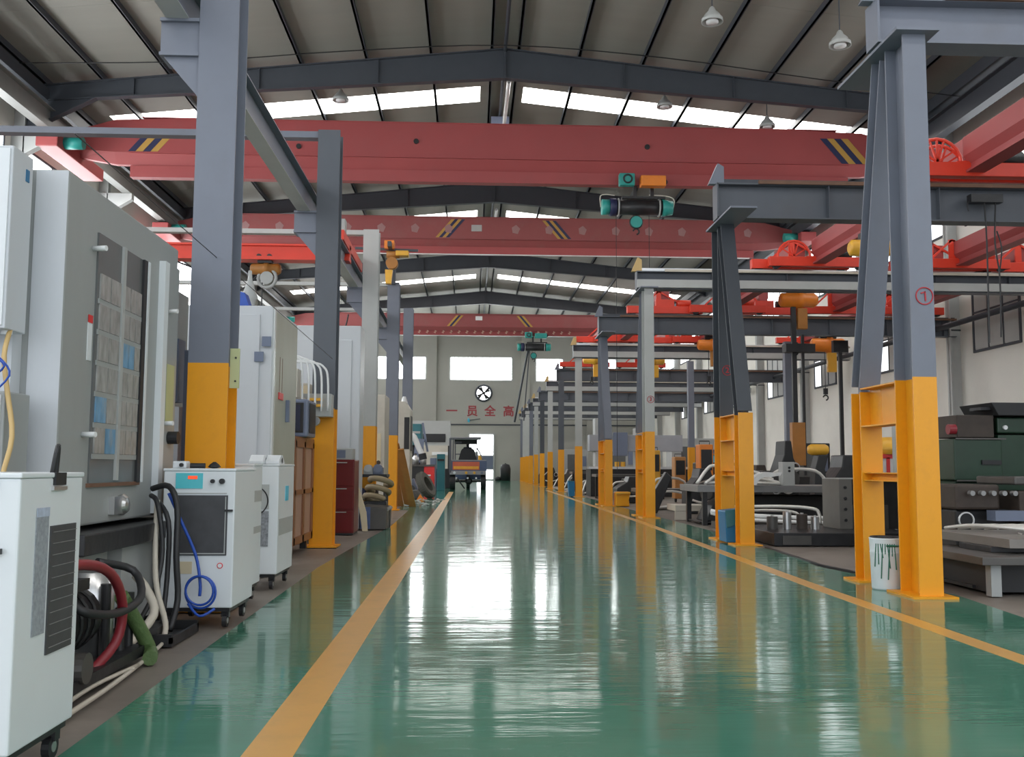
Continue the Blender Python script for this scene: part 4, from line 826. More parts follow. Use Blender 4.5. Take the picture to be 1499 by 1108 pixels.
t = thing('signal_lamp', 'blue lamp housing on top of the tall grey cabinet', 'lamp', (-2.7, 11.2, 2.98))
MB().prism([(-2.72, 2.98), (-2.52, 2.98), (-2.58, 3.15), (-2.66, 3.17)], 'y', 11.1, 11.3).build('hood', BHOSE, t); B(-2.85, -2.45, 11.05, 11.4, 2.975, 2.985).build('base', DARK, t)
t = thing('spool_motor', 'grey conical vent pipe standing behind the blue lamp', 'pipe', (-2.7, 12, 2.98))
MB().lathe([(0.07, 0), (0.07, 0.25), (0.1, 0.28), (0.03, 0.5), (0.02, 0.62)], (-2.75, 12.1, 2.98)).build('cone', LGREY, t, smooth=True)
# machine 3 with curved tubes, monitor and box
t = thing('lathe', 'pale machine with a rack of white bent tubes rising above it, behind the monitor', 'machine', (-3.1, 16.3, 0))
B(-4.2, -2.55, 15.5, 17.4, 0.1, 2.5).build('housing', BEIGE, t, bevel=0.02)
for k in range(5):
    x = -2.50 + k * 0.095
    MB().tube([(-3.1, 14.5, 2.62 + 0.03 * k), (x - 0.25, 14.5, 2.84 - 0.03 * k), (x - 0.06, 14.5, 2.79 - 0.035 * k), (x, 14.5, 2.6 - 0.03 * k), (x + 0.01, 14.5, 2.0)], 0.016, 8).build('bent_tube', GLOSSW, t, smooth=True)
B(-3.1, -2.55, 14.4, 14.7, 2.2, 2.62).build('tube_rack', BEIGE, t); B(-3.3, -2.45, 14.5, 15.6, 2.1, 2.2).build('rack_arm', BEIGE, t); B(-2.8, -2.55, 15.35, 15.5, 2.0, 2.45).build('window_hood', CREAM, t); B(-2.78, -2.66, 15.33, 15.35, 2.1, 2.25).build('window', BLACK, t)
t = thing('wooden_cabinet', 'brown wooden cabinet with worn pinkish side panels, left of the aisle', 'cabinet', (-2.8, 14.0, 0))
B(-3.3, -2.36, 13.2, 14.75, 0.15, 1.56).build('body', WOODP, t)
MB().box(-3.32, -2.34, 13.18, 14.78, 1.54, 1.60).build('top', WOOD, t)
m = MB()
for y in (13.18, 13.9, 14.64): m.box(-2.36, -2.335, y, y + 0.12, 0.15, 1.54)
m.box(-2.36, -2.335, 13.2, 14.75, 0.15, 0.25).box(-2.36, -2.335, 13.2, 14.75, 0.82, 0.88).box(-2.36, -2.335, 13.2, 14.75, 1.46, 1.54)
m.build('side_frame', WOOD, t)
B(-3.3, -2.36, 13.17, 13.2, 0.15, 1.54).build('front', WOODP, t)
for x in (-3.25, -2.5):
    for y in (13.22, 14.65): B(x, x + 0.09, y, y + 0.09, 0, 0.15).build('foot', DARK, t)
t = thing('control_monitor', 'dark blue framed control monitor standing on the wooden cabinet', 'monitor', (-2.7, 13.7, 1.6))
B(-2.85, -2.25, 13.6, 14.3, 1.6, 2.12).build('housing', BGREY, t, bevel=0.03); B(-2.8, -2.31, 13.585, 13.6, 1.66, 2.07).build('bezel', BLACK, t, bevel=0.005); B(-2.76, -2.35, 13.575, 13.586, 1.69, 2.04).build('screen', mat('dark_screen', (0.03, 0.035, 0.06), 0.1), t)
B(-2.25, -2.24, 13.7, 14.2, 1.66, 2.07).build('side_bezel', BLACK, t)
t = thing('junction_box', 'grey box with yellow levers fixed across the dark second post', 'electrical box', (-2.3, 14.7, 1.95))
B(-2.5, -2.08, 14.6, 14.88, 1.93, 2.27).build('body', LGREY, t, bevel=0.01)
for z in (2.07, 2.16): B(-2.4, -2.2, 14.52, 14.6, z, z + 0.04).build('lever', AMBER, t)
MB().cyl((-2.3, 14.5, 1.86), (-2.3, 14.62, 1.86), 0.07, n=18).build('gauge', STEEL, t, smooth=True)
t = thing('white_machine', 'tall smooth white machine housing between the second and third left posts', 'machine', (-3.5, 19.2, 0))
B(-5.2, -2.13, 18.75, 19.45, 0.0, 3.88).build('housing', MWHITE, t, bevel=0.02); B(-5.0, -2.3, 18.73, 18.75, 0.3, 3.6).build('door', MWHITE, t, bevel=0.005)
MB().tube([(-2.45, 18.9, 3.88), (-2.42, 18.9, 4.0), (-2.4, 18.9, 4.12)], 0.015, 6).build('antenna', BLACK, t)
t = thing('tool_cabinet', 'wine red steel cabinet with grey seams by the aisle', 'cabinet', (-2.3, 17.9, 0))
B(-2.55, -2.07, 17.6, 18.3, 0.03, 1.32).build('body', WINE, t, bevel=0.01)
for i, (a, b) in enumerate(((0.06, 0.42), (0.45, 0.83), (0.86, 1.29))):
    d = B(-2.53, -2.09, 17.585, 17.6, a, b).build('drawer', WINE, t, bevel=0.004); B(-2.45, -2.2, 17.57, 17.585, b - 0.03, b - 0.015).build('handle', LGREY, d)
B(-2.54, -2.08, 17.6, 18.29, 0, 0.03).build('plinth', DARK, t)
t = thing('small_oven', 'small grey metal box with a dark window on the wine red cabinet', 'oven', (-2.33, 17.9, 1.32))
B(-2.53, -2.12, 17.65, 18.1, 1.32, 1.52).build('case', LGREY, t, bevel=0.01); B(-2.49, -2.24, 17.64, 17.65, 1.35, 1.49).build('window', BGREY, t)
# bench
t = thing('work_bench', 'cluttered dark steel bench left of the aisle under the third post', 'bench', (-2.1, 21, 0))
B(-2.6, -1.75, 20.55, 21.25, 0.98, 1.04).build('top', DARK, t); B(-2.6, -1.8, 20.6, 21.2, 0.5, 0.54).build('shelf', DARK, t)
for x in (-2.55, -1.82):
    for y in (20.58, 21.18): B(x, x + 0.05, y, y + 0.05, 0, 0.98).build('leg', IRON, t)
for i, (x, z, lb, m) in enumerate(((-2.4, 1.04, 'grey machine vice at the left end of the cluttered bench', IRON), (-2.15, 1.04, 'pale steel gear casing in the middle of the cluttered bench', LGREY), (-1.95, 1.04, 'dark steel housing at the right end of the cluttered bench', BGREY), (-2.3, 0.54, 'blue-grey pump casing on the shelf of the cluttered bench', NAVY), (-2.05, 0.54, 'brown ring casting on the shelf of the cluttered bench', BROWN))):
    it = thing('machine_part', lb, 'machine part', (x, 20.8, z))
    B(x - 0.1, x + 0.1, 20.65, 20.95, z, z + 0.1 + 0.02 * i).build('block', m, it, bevel=0.01); MB().cyl((x, 20.6, z + 0.12), (x, 20.85, z + 0.12), 0.07 + 0.01 * i).build('bore', m, it, smooth=True)
for k in range(3):
    it = thing('casting_ring', ['lowest', 'middle', 'topmost'][k] + ' tan curved casting piled in front of the cluttered bench', 'casting', (-1.95, 20.3, 0.5 + k * 0.16))
    MB().ring((-1.95 + 0.05 * k, 20.3, 0.55 + k * 0.17), 0.22, 0.06, (0.2, 0.3, 1), 22, 8, a0=0.2 + k, a1=4.8 + k).build('ring', mat('tan_casting', (0.28, 0.22, 0.13), 0.6, var=0.3), it, smooth=True)
it = thing('crate_stand', 'dark pallet block under the tan castings', 'block', (-1.95, 20.3, 0)); B(-2.2, -1.72, 20.15, 20.5, 0, 0.5).build('block', DARK, it, bevel=0.02)
t = thing('steel_bin', 'blue and grey steel bin at the edge of the aisle', 'bin', (-1.85, 20, 0))
MB().prism([(-2.1, 0), (-1.62, 0), (-1.6, 0.42), (-2.1, 0.45)], 'y', 19.0, 20.1).build('body', IRON, t, bevel=0.02)
B(-2.11, -1.92, 18.98, 19.0, 0.02, 0.43).build('front_patch', BHOSE if False else mat('scuffed_blue', (0.08, 0.12, 0.25), 0.5, var=0.4, scale=8), t, 'scuffed blue front')
MB().box(-1.61, -1.585, 19.02, 20.08, 0.36, 0.4).build('rim', LGREY, t); B(-1.6, -1.585, 19.5, 19.54, 0.02, 0.38).build('seam', DARK, t)
tag(MB().prism([(-2.02, 0.0), (-1.92, 0.0), (-1.95, 0.35), (-2.06, 0.7), (-2.16, 1.0), (-2.24, 1.0), (-2.16, 0.65), (-2.07, 0.35)], 'y', 18.55, 18.62).build('cream_board', CREAM, None, bevel=0.01), 'curved cream board leaning between the red cabinet and the steel bin', 'board')
# beyond third post
t = thing('narrow_machine', 'narrow beige machine cabinet beyond the third left post', 'machine', (-2.9, 23.5, 0))
B(-3.6, -2.11, 24.0, 25.2, 0, 2.95).build('housing', BEIGE, t, bevel=0.02); B(-2.6, -2.2, 23.98, 24.0, 1.3, 2.0).build('panel', CREAM, t); MB().cyl((-2.25, 23.97, 1.3), (-2.25, 24.0, 1.3), 0.05).build('knob', BROWN, t)
t = thing('tall_machine', 'tall beige machine with a black slot window beside the fifth post', 'machine', (-2.3, 30.5, 0))
MB().prism([(-3.2, 0), (-1.93, 0), (-1.93, 3.0), (-2.1, 3.25), (-3.2, 3.25)], 'y', 31.0, 32.2).build('housing', BEIGE, t, bevel=0.02); B(-1.93, -1.92, 31.1, 31.9, 1.7, 2.8).build('window', BLACK, t); B(-2.12, -1.96, 30.98, 31.0, 1.75, 2.75).build('front_window', BLACK, t)
MB().cyl((-2.15, 31.3, 3.2), (-2.15, 31.3, 3.42), 0.12, 0.05).build('cap', GLOSSW, t)
for k, (x0, x1) in enumerate(((-2.35, -2.02), (-2.15, -1.78), (-2.02, -1.62))):
    tag(MB().bar((x1 - 0.15, 30.6 - 0.25 * k, 0.0), (x0 - 0.02, 28.15 + 0.08 * k, 2.0 - 0.15 * k), 0.2, 0.04, (0, 1, 0)).build('plank', PLANK, None), ['orange stained plank leaning against the fourth post, nearest the post', 'orange stained plank leaning in the middle of three by the fourth post', 'orange stained plank leaning outermost by the fourth post'][k], 'plank')
# floor scrap and tyre
t = thing('scrap_mat', 'low spread of pale metal offcuts on the floor by the leaning planks', 'scrap', (-1.6, 30, 0)); t['kind'] = 'stuff'
m = MB()
rr = random.Random(5)
for k in range(28):
    x, y = -2.0 + rr.random() * 0.9, 30.0 + rr.random() * 5.5; a = rr.random() * PI; l = 0.1 + rr.random() * 0.2
    m.bar((x, y, 0.03), (x + math.cos(a) * l, y + math.sin(a) * l, 0.04 + rr.random() * 0.04), 0.05, 0.03)
m.build('offcuts', LGREY, t)
t = thing('tyre', 'worn truck tyre leaning against a dark scrap heap', 'tyre', (-1.8, 38, 0))
ax = Vector((1.0, -0.35, 0.55)).normalized()
MB().lathe([(0.3, -0.13), (0.48, -0.14), (0.53, -0.09), (0.54, 0), (0.53, 0.09), (0.48, 0.14), (0.3, 0.13), (0.3, -0.13)], (-1.75, 38, 0.50), ax, 32).build('casing', TYRE, t, smooth=False)
m = MB(); a_ = ax.orthogonal().normalized(); b_ = ax.cross(a_)
for k in range(40):
    c = Vector((-1.75, 38, 0.50)) + (a_ * math.cos(k * 2 * PI / 40) + b_ * math.sin(k * 2 * PI / 40)) * 0.54
    m.bar(c - ax * 0.1, c + ax * 0.1, 0.03, 0.02)
m.build('tread', TYRE, t)
for k, (x, y, z, sx, sz, lb, mm) in enumerate(((-2.35, 38.6, 0, 0.5, 0.75, 'dark blue-grey sheet metal lump heaped left of the leaning tyre', BGREY), (-2.1, 36.8, 0, 0.5, 0.35, 'grey crumpled sheet metal in front of the leaning tyre', IRON), (-2.75, 38.2, 0, 0.4, 0.9, 'black machine casting behind the crumpled sheet metal', BLACK))):
    it = thing('scrap_piece', lb, 'scrap', (x, y, z))
    MB().prism([(x - sx / 2, 0), (x + sx * 0.6, 0), (x + sx * 0.5, sz * 0.5), (x + 0.1, sz), (x - sx * 0.3, sz * 0.9), (x - sx * 0.6, sz * 0.4)], 'y', y, y + 0.6).build('lump', mm, it, bevel=0.03)
    MB().cyl((x, y - 0.05, sz * 0.45), (x, y + 0.1, sz * 0.45), sz * 0.22).build('flange', IRON, it)
tag(MB().prism([(-1.98, 0), (-1.68, 0), (-1.85, 0.22)], 'y', 35.9, 36.0).build('orange_wedge', ORANGE, None), 'small orange wedge before the leaning tyre', 'wedge')
t = thing('tool_cabinet', 'bright red cabinet with a dark top beyond the tyre', 'cabinet', (-2.0, 44, 0))
B(-2.1, -1.65, 43.8, 44.8, 0.05, 1.22).build('body', RED, t, bevel=0.02); B(-3.6, -2.1, 43.8, 44.8, 0, 1.22).build('dark_side', BLACK, t); B(-3.6, -1.62, 43.75, 44.85, 1.22, 1.30).build('top', IRON, t); B(-1.95, -1.8, 43.78, 43.8, 0.8, 0.86).build('label', WHITE, t)
for k, (x, lb) in enumerate(((-3.0, 'white canister on the red cabinet top, left one'), (-2.5, 'clear steel canister on the red cabinet top, middle one'), (-2.15, 'short steel canister on the red cabinet top, right one'))):
    it = thing('canister', lb, 'canister', (x, 44.2, 1.3)); MB().lathe([(0.14, 0), (0.15, 0.3), (0.08, 0.38), (0.05, 0.45)], (x, 44.2, 1.3)).build('body', [GLOSSW, STEEL, STEEL][k], it, smooth=True); MB().cyl((x, 44.2, 1.75), (x, 44.2, 1.79), 0.06).build('cap', DARK, it)
t = thing('drilling_machine', 'teal and black drilling machine with a sloping white arm, far left', 'machine', (-3.0, 46, 0))
B(-3.3, -2.3, 46.2, 47.6, 0, 2.2).build('base', BLACK, t, bevel=0.03); B(-3.3, -2.35, 46.0, 47.6, 2.2, 3.2).build('head', TEALM, t, bevel=0.03); B(-3.25, -2.4, 45.97, 46.0, 2.75, 2.85).build('trim_strip', LGREY, t)
MB().bar((-2.3, 46.1, 3.25), (-2.05, 46.1, 1.9), 0.12, 0.1).bar((-2.4, 45.9, 2.5), (-2.5, 45.9, 1.4), 0.4, 0.25, (0, 1, 0)).build('arm', BGREY, t)
t = thing('robot_arm', 'white curved machine arm in front of the teal drilling machine', 'machine arm', (-2.6, 41, 0))
MB().tube([(-2.7, 41, 0.1), (-2.7, 41, 1.4), (-2.65, 41, 2.1), (-2.45, 41, 2.5), (-2.2, 41, 2.0), (-2.05, 41, 1.7)], 0.12, 10).build('arm', GLOSSW, t, smooth=True); MB().cyl((-2.05, 41, 1.75), (-2.0, 41, 1.5), 0.16).build('head', BLACK, t); B(-3.0, -2.4, 40.7, 41.4, 0, 0.2).build('base', DARK, t)
t = thing('gas_cylinder_rack', 'teal machine tower beyond the red cabinet, left of the truck', 'machine', (-1.9, 49, 0))
B(-1.75, -1.35, 50.0, 50.6, 0, 1.85).build('tower', TEALM, t, bevel=0.02); B(-2.1, -1.78, 50.1, 50.6, 0, 1.65).build('side_unit', BGREY, t, bevel=0.02); B(-1.72, -1.38, 49.95, 50.0, 1.5, 1.6).build('panel', BLACK, t)
t = thing('dark_press', 'black press with an arched top standing left of the truck', 'machine', (-1.6, 55, 0))
B(-2.2, -1.2, 56, 57, 0, 1.1).build('base', BLACK, t, bevel=0.03); B(-1.35, -1.2, 56, 57, 1.1, 2.4).build('post', DARK, t); B(-3.6, -1.3, 60, 61, 2.5, 4.0).build('hood', LGREY, t); B(-3.4, -1.6, 59.95, 60, 2.7, 3.2).build('opening', BLACK, t); B(-3.5, -1.35, 60, 61, 0, 2.5).build('body', BEIGE, t); B(-2.4, -1.4, 59.9, 60, 1.9, 2.1).build('rail', GLOSSW, t)
tag(MB().lathe([(0.25, 0), (0.3, 0.1), (0.2, 0.25), (0.05, 0.3)], (-1.6, 58.0, 0), n=12).build('sack', CREAM, None, smooth=True), 'small pale sack on the floor left of the truck', 'sack')

# ------------------------------------------------------------------ truck with driver
t = thing('flatbed_truck', 'small blue flatbed truck seen from behind, with a red and yellow tailgate', 'truck', (-0.18, 52.5, 0))
y = 52.3
for x in (-1.13, 0.50):
    wmb = MB().cyl((x, y + 0.45, 0.42), (x + 0.27, y + 0.45, 0.42), 0.42, n=24).build('wheel', BLACK, t)
    MB().cyl((x - 0.01, y + 0.45, 0.42), (x + 0.28, y + 0.45, 0.42), 0.2, n=16).build('hub', TRUCKG, wmb)
w3 = MB().cyl((-0.28, y + 3.0, 0.40), (-0.08, y + 3.0, 0.40), 0.40, n=24).build('wheel', BLACK, t)
B(-1.12, 0.78, y, y + 2.0, 0.85, 0.98).build('chassis', DARK, t); MB().cyl((-0.95, y + 0.45, 0.45), (0.6, y + 0.45, 0.45), 0.06).lathe([(0.05, -0.2), (0.18, -0.1), (0.18, 0.1), (0.05, 0.2)], (-0.15, y + 0.45, 0.45), (1, 0, 0)).build('axle', DARK, t)
MB().bar((-0.75, y + 0.2, 0.6), (-0.35, y + 0.1, 0.06), 0.08, 0.06).build('stay', DARK, t)
B(-1.15, 0.78, y - 0.03, y + 2.0, 0.80, 1.0).build('rear_bumper', TRUCKG, t); 
for x, m in ((-0.9, WHITE), (-0.28, AMBER), (0.15, AMBER), (0.55, BGREY)): MB().cyl((x, y - 0.06, 0.9), (x, y - 0.02, 0.9), 0.07).build('lamp', m, t)
for x in (-0.8, -0.2, 0.25): MB().cyl((x, y + 0.1, 0.62), (x, y + 0.12, 0.62), 0.05).build('reflector', GLOSSW, t)
B(-1.15, 0.78, y - 0.02, y + 0.03, 1.0, 1.53).build('tailgate', TRUCKB, t)
B(-1.0, 0.42, y - 0.035, y - 0.02, 1.05, 1.48).build('tailgate_panel', mat('tailgate_red', (0.62, 0.13, 0.07), 0.45, var=0.15), t, 'red panel'); B(-0.95, 0.38, y - 0.045, y - 0.035, 1.1, 1.24).build('tailgate_band', mat('tailgate_yellow', (0.9, 0.42, 0.04), 0.45, var=0.2, scale=6), t, 'yellow band')
B(-1.15, 0.78, y - 0.04, y + 0.05, 1.53, 1.58).build('top_rail', TRUCKG, t)
for x in (-1.17, 0.76): B(x, x + 0.04, y, y + 2.0, 1.0, 1.53).build('side_board', TRUCKB, t)
m = MB().bar((-1.13, y, 0.9), (-1.13, y, 2.72), 0.12, 0.1, (0, 1, 0)).bar((-0.98, y + 0.05, 1.55), (-0.98, y + 0.05, 2.72), 0.07, 0.07, (0, 1, 0)).box(-0.9, -0.55, y + 1.9, y + 1.94, 2.5, 2.6).bar((-0.9, y + 1.9, 1.5), (-0.9, y + 1.9, 2.6), 0.06, 0.06, (0, 1, 0)).bar((0.28, y + 1.9, 1.5), (0.28, y + 1.9, 2.7), 0.06, 0.06, (0, 1, 0)).bar((-1.0, y, 2.70), (0.5, y, 2.72), 0.1, 0.05)
m.bar((-0.9, y + 1.9, 1.9), (-0.55, y + 1.9, 1.9), 0.04, 0.06).bar((0.3, y + 0.5, 2.2), (0.65, y, 1.55), 0.04, 0.05)
m.build('canopy_frame', mat('truck_frame_dark', (0.10, 0.10, 0.12), 0.4), t); B(-1.15, 0.5, y - 0.05, y + 3.2, 2.72, 2.79).build('canopy', TRUCKG, t, bevel=0.02)
B(-0.75, 0.4, y + 2.0, y + 2.5, 0.9, 1.56).build('seat_box', DARK, t); MB().prism([(-0.8, 1.3), (0.35, 1.3), (0.16, 2.1), (0.08, 2.2), (-0.5, 2.2), (-0.58, 2.1)], 'y', y + 1.7, y + 1.8).build('seat_back', BLACK, t); B(-0.95, 0.3, y + 1.92, y + 1.97, 2.45, 2.7).build('rear_header', BLACK, t)
B(-0.9, 0.55, y + 2.9, y + 3.6, 0.5, 1.45).build('cowl', TRUCKB, t, bevel=0.04)
MB().cyl((0.45, y + 0.9, 1.52), (0.45, y + 0.9, 1.82), 0.1).build('beacon', AMBER, t)
# driver
def person(loc):
    bmn = bpy.data.meshes.new('person')
    J = {'pelvis': (0, 0, 0), 'spine': (0, 0.02, 0.25), 'chest': (0, 0.03, 0.45), 'neck': (0, 0.05, 0.58), 'headb': (0, 0.06, 0.66), 'headt': (0, 0.07, 0.80),
         'ls': (-0.19, 0.04, 0.52), 'le': (-0.26, 0.14, 0.27), 'lh': (-0.2, 0.40, 0.28), 'rs': (0.19, 0.04, 0.52), 're': (0.26, 0.14, 0.27), 'rh': (0.2, 0.40, 0.28),
         'lk': (-0.12, 0.42, 0.02), 'lf': (-0.12, 0.45, -0.40), 'lt': (-0.12, 0.6, -0.43), 'rk': (0.12, 0.42, 0.02), 'rf': (0.12, 0.45, -0.40), 'rt': (0.12, 0.6, -0.43), 'lhip': (-0.1, 0.05, 0), 'rhip': (0.1, 0.05, 0)}
    rad = {'pelvis': 0.16, 'spine': 0.15, 'chest': 0.17, 'neck': 0.06, 'headb': 0.08, 'headt': 0.09, 'ls': 0.075, 'le': 0.05, 'lh': 0.04, 'rs': 0.075, 're': 0.05, 'rh': 0.04,
           'lk': 0.07, 'lf': 0.045, 'lt': 0.04, 'rk': 0.07, 'rf': 0.045, 'rt': 0.04, 'lhip': 0.1, 'rhip': 0.1}
    ks = list(J); E_ = [('pelvis', 'spine'), ('spine', 'chest'), ('chest', 'neck'), ('neck', 'headb'), ('headb', 'headt'), ('chest', 'ls'), ('ls', 'le'), ('le', 'lh'), ('chest', 'rs'), ('rs', 're'), ('re', 'rh'),
                        ('pelvis', 'lhip'), ('lhip', 'lk'), ('lk', 'lf'), ('lf', 'lt'), ('pelvis', 'rhip'), ('rhip', 'rk'), ('rk', 'rf'), ('rf', 'rt')]
    bmn.from_pydata([J[k] for k in ks], [(ks.index(a), ks.index(b)) for a, b in E_], [])
    o = bpy.data.objects.new('person', bmn); COL.objects.link(o); o.location = loc
    o.modifiers.new('skin', 'SKIN'); 
    for i, k in enumerate(ks): bmn.skin_vertices[0].data[i].radius = (rad[k], rad[k] * 0.9); bmn.skin_vertices[0].data[i].use_root = (k == 'pelvis')
    s = o.modifiers.new('sub', 'SUBSURF'); s.levels = 1; s.render_levels = 2
    bmn.materials.append(CLOTH)
    hp = MB().lathe([(0.02, 0.145), (0.07, 0.13), (0.105, 0.07), (0.11, 0.0), (0.12, -0.01), (0.1, -0.05)], (0, 0.07, 0.80), n=18).build('cap', BLACK, o, smooth=True)
    MB().lathe([(0.03, -0.1), (0.075, -0.06), (0.085, 0.0), (0.08, 0.04)], (0, 0.085, 0.77), n=16).build('face', SKIN, o, smooth=True)
    return o
pr = person((-0.22, 54.45, 1.72)); tag(pr, 'driver in dark clothes and cap seated in the truck, seen from behind', 'person')

# ------------------------------------------------------------------ right side work area
t = thing('pail', 'white paint pail with green drips standing in the nearest orange post', 'pail', (4.2, 9.87, 0))
MB().lathe([(0.132, 0), (0.138, 0.02), (0.148, 0.36), (0.152, 0.37), (0.148, 0.38), (0.152, 0.50), (0.156, 0.51), (0.145, 0.515), (0.14, 0.49), (0.0, 0.49)], (4.17, 9.86, 0.0), n=32).build('body', mat('pail_white', (0.7, 0.75, 0.78), 0.3), t, smooth=True)
GP = mat('green_paint_drips', (0.02, 0.14, 0.09), 0.35)
rr = random.Random(9)
for k in range(9):
    a = -PI / 2 - 1.0 + k * 0.15; r = 0.149; top = 0.46; L = 0.1 + rr.random() * 0.28
    pts = [(4.17 + math.cos(a + 0.05 * j * (k % 3 - 1)) * (r - 0.0008 * j), 9.86 + math.sin(a + 0.05 * j * (k % 3 - 1)) * (r - 0.0008 * j), top - L * j / 3) for j in range(4)]
    MB().tube(pts, 0.006, 6, 1).build('paint_drip', GP, t, 'green paint drip')
MB().ring((4.17, 9.86, 0.44), 0.1495, 0.011, (0, 0, 1), 14, 5, a0=3.6, a1=4.9).build('paint_smear', GP, t)
MB().ring((4.17, 9.86, 0.52), 0.14, 0.008, (0, 0, 1), 24, 5).build('lid_rim', BLACK, t)
t = thing('waste_bin', 'blue bin with a darker lid inside the foot of the second post', 'bin', (4.2, 15.95, 0))
MB().prism([(4.08, 0.02), (4.33, 0.02), (4.36, 0.55), (4.06, 0.52)], 'y', 15.72, 16.2).build('body', BLUE, t, bevel=0.015); MB().prism([(4.06, 0.53), (4.36, 0.56), (4.32, 0.35), (4.08, 0.25)], 'y', 15.70, 15.72).build('lid', TEALM, t)
tag(MB().prism([(4.24, 0.03), (4.34, 0.03), (4.34, 0.48), (4.26, 0.48)], 'y', 24.2, 24.3).build('white_board', GLOSSW, None, bevel=0.005), 'small white label board inside the foot of the third post', 'board')
t = thing('bucket', 'orange steel chest at the foot of the fourth post', 'box', (4.75, 30.8, 0)); MB().prism([(4.5, 0.0), (4.95, 0.0), (4.92, 0.2), (4.98, 0.45), (4.5, 0.45)], 'y', 30.75, 31.2).build('body', YEL, t, bevel=0.03); MB().bar((4.5, 30.7, 0.4), (4.95, 30.7, 0.42), 0.05, 0.05).build('rim', AMBER, t)
t = thing('small_bin', 'small blue bin at the foot of the fifth post', 'bin', (4.15, 40.8, 0)); MB().prism([(4.02, 0.02), (4.24, 0.02), (4.26, 0.62), (3.98, 0.65)], 'y', 40.6, 41.0).build('body', CYAN if False else BLUE, t, bevel=0.02); MB().bar((3.98, 40.8, 0.65), (4.27, 40.8, 0.63), 0.44, 0.03).build('rim', TEALM, t)
# lean panel
tag(MB().prism([(4.48, 0.0), (4.95, 0.0), (5.35, 0.95), (5.2, 1.1), (4.72, 0.35)], 'y', 26.2, 26.5).build('leaning_plate', DARK, None, bevel=0.02), 'dark steel plate leaning between the third and fourth posts', 'steel plate')

def steel_table(x0, x1, y0, y1, zt, th, label, m=IRON, leg=True, legm=IRON, name='steel_table'):
    t = thing(name, label, 'table', ((x0 + x1) / 2, (y0 + y1) / 2, 0))
    B(x0, x1, y0, y1, zt - th, zt).build('top', m, t, bevel=0.006)
    for x in (x0 + 0.12, x1 - 0.25):
        for y in (y0 + 0.08, y1 - 0.2): B(x, x + 0.1, y, y + 0.1, 0, zt - th).build('leg', legm, t)
    MB().box(x0 + 0.15, x1 - 0.2, y0 + 0.5, y1 - 0.1, 0.03, 0.06).build('lower_frame', DARK, t)
    return t
tt = steel_table(4.82, 7.6, 9.2, 10.75, 0.375, 0.075, 'low thick steel welding table at the right edge beside the nearest post', m=IRON, legm=MGREY)
MB().cyl((5.3, 9.15, 0.4), (5.3, 9.15, 0.02), 0.012, n=8).build('rod', STEEL, tt)
B(5.0, 7.4, 9.45, 10.6, 0.02, 0.29).build('dark_shelf_box', BLACK, tt)
for k in range(3):
    tag(B(5.2 + 0.5 * k, 5.55 + 0.5 * k, 9.75, 10.4, 0.375, 0.43).build('spacer_block', DARK, None, bevel=0.005), ['leftmost', 'middle', 'rightmost'][k] + ' dark spacer block between the welding table and the plate above', 'block')
t = thing('steel_plate', 'thick pale-edged steel plate stacked on blocks over the low welding table', 'steel plate', (6.3, 10, 0.43))
MB().prism([(5.28, 9.55), (7.7, 9.5), (7.7, 11.1), (5.22, 11.1)], 'z', 0.43, 0.52).build('plate', mat('plate_steel_light', (0.24, 0.22, 0.20), 0.45, 0.3, var=0.2), t, bevel=0.004)
for k in range(4):
    tag(MB().tube([(5.3 + 0.15 * k, 10.9, 0.55), (5.45 + 0.2 * k, 10.5, 0.6), (5.9 + 0.12 * k, 10.15, 0.57), (6.1 + 0.12 * k, 9.95 - 0.1 * k, 0.545)], 0.02, 8).build('steel_tube', PALE, None, smooth=True),
        ['bent pale tube lying leftmost on the stacked plate', 'bent pale tube lying second from left on the stacked plate', 'bent pale tube lying third from left on the stacked plate', 'bent pale tube lying rightmost on the stacked plate'][k], 'tube', 'bent tubes on the stacked plate')
t = thing('metal_shavings', 'scatter of bright steel chips on the stacked plate', 'shavings', (6.2, 9.8, 0.52)); t['kind'] = 'stuff'
m = MB()
for k in range(90):
    x, y = 5.75 + rr.random() * 1.7, 9.6 + rr.random() * 0.6; a = rr.random() * PI
    m.bar((x, y, 0.53), (x + math.cos(a) * 0.05, y + math.sin(a) * 0.05, 0.54), 0.014, 0.014)
m.build('chips', STEEL, t)
# old lathe at right
t = thing('old_lathe', 'black and brown old lathe behind the low welding table at the right edge', 'machine', (6.8, 12, 0))
B(5.85, 9.0, 11.75, 12.5, 0.0, 0.72).build('bed', DARK, t, bevel=0.03); B(5.8, 6.35, 11.65, 12.5, 0.72, 1.02).build('carriage', BROWN, t, bevel=0.03)
B(6.5, 6.75, 11.5, 12.0, 0.3, 0.95).build('apron', BROWN, t, bevel=0.02); B(6.45, 8.6, 11.5, 12.4, 1.02, 1.12).build('top_cover', IRON, t, bevel=0.02)
MB().cyl((6.85, 11.6, 0.82), (8.6, 11.6, 0.82), 0.13, n=24).build('roller', STEEL, t, 'bright steel roller', smooth=True)
MB().cyl((6.8, 11.45, 0.55), (7.3, 11.45, 0.55), 0.2, n=18).build('motor', BGREY, t, smooth=True)
for k in range(5): MB().cyl((5.95 + k * 0.13, 11.6, 0.92), (5.95 + k * 0.13, 11.52, 0.92), 0.03).build('knob', mat('worn_knob_steel', (0.3, 0.3, 0.3), 0.4, 0.5), t)
B(6.15, 6.55, 11.4, 11.6, 0.6, 0.72).build('tool_post', BGREY, t)
for k, (x, z) in enumerate(((5.9, 0.6), (6.2, 0.45))): MB().ring((x, 11.6, z), 0.09, 0.012, (0, 1, 0), 18, 6).build('hand_wheel', STEEL, t)
MB().box(5.8, 6.9, 11.68, 11.75, 0.50, 0.53).build('guide_strip', BROWN, t)
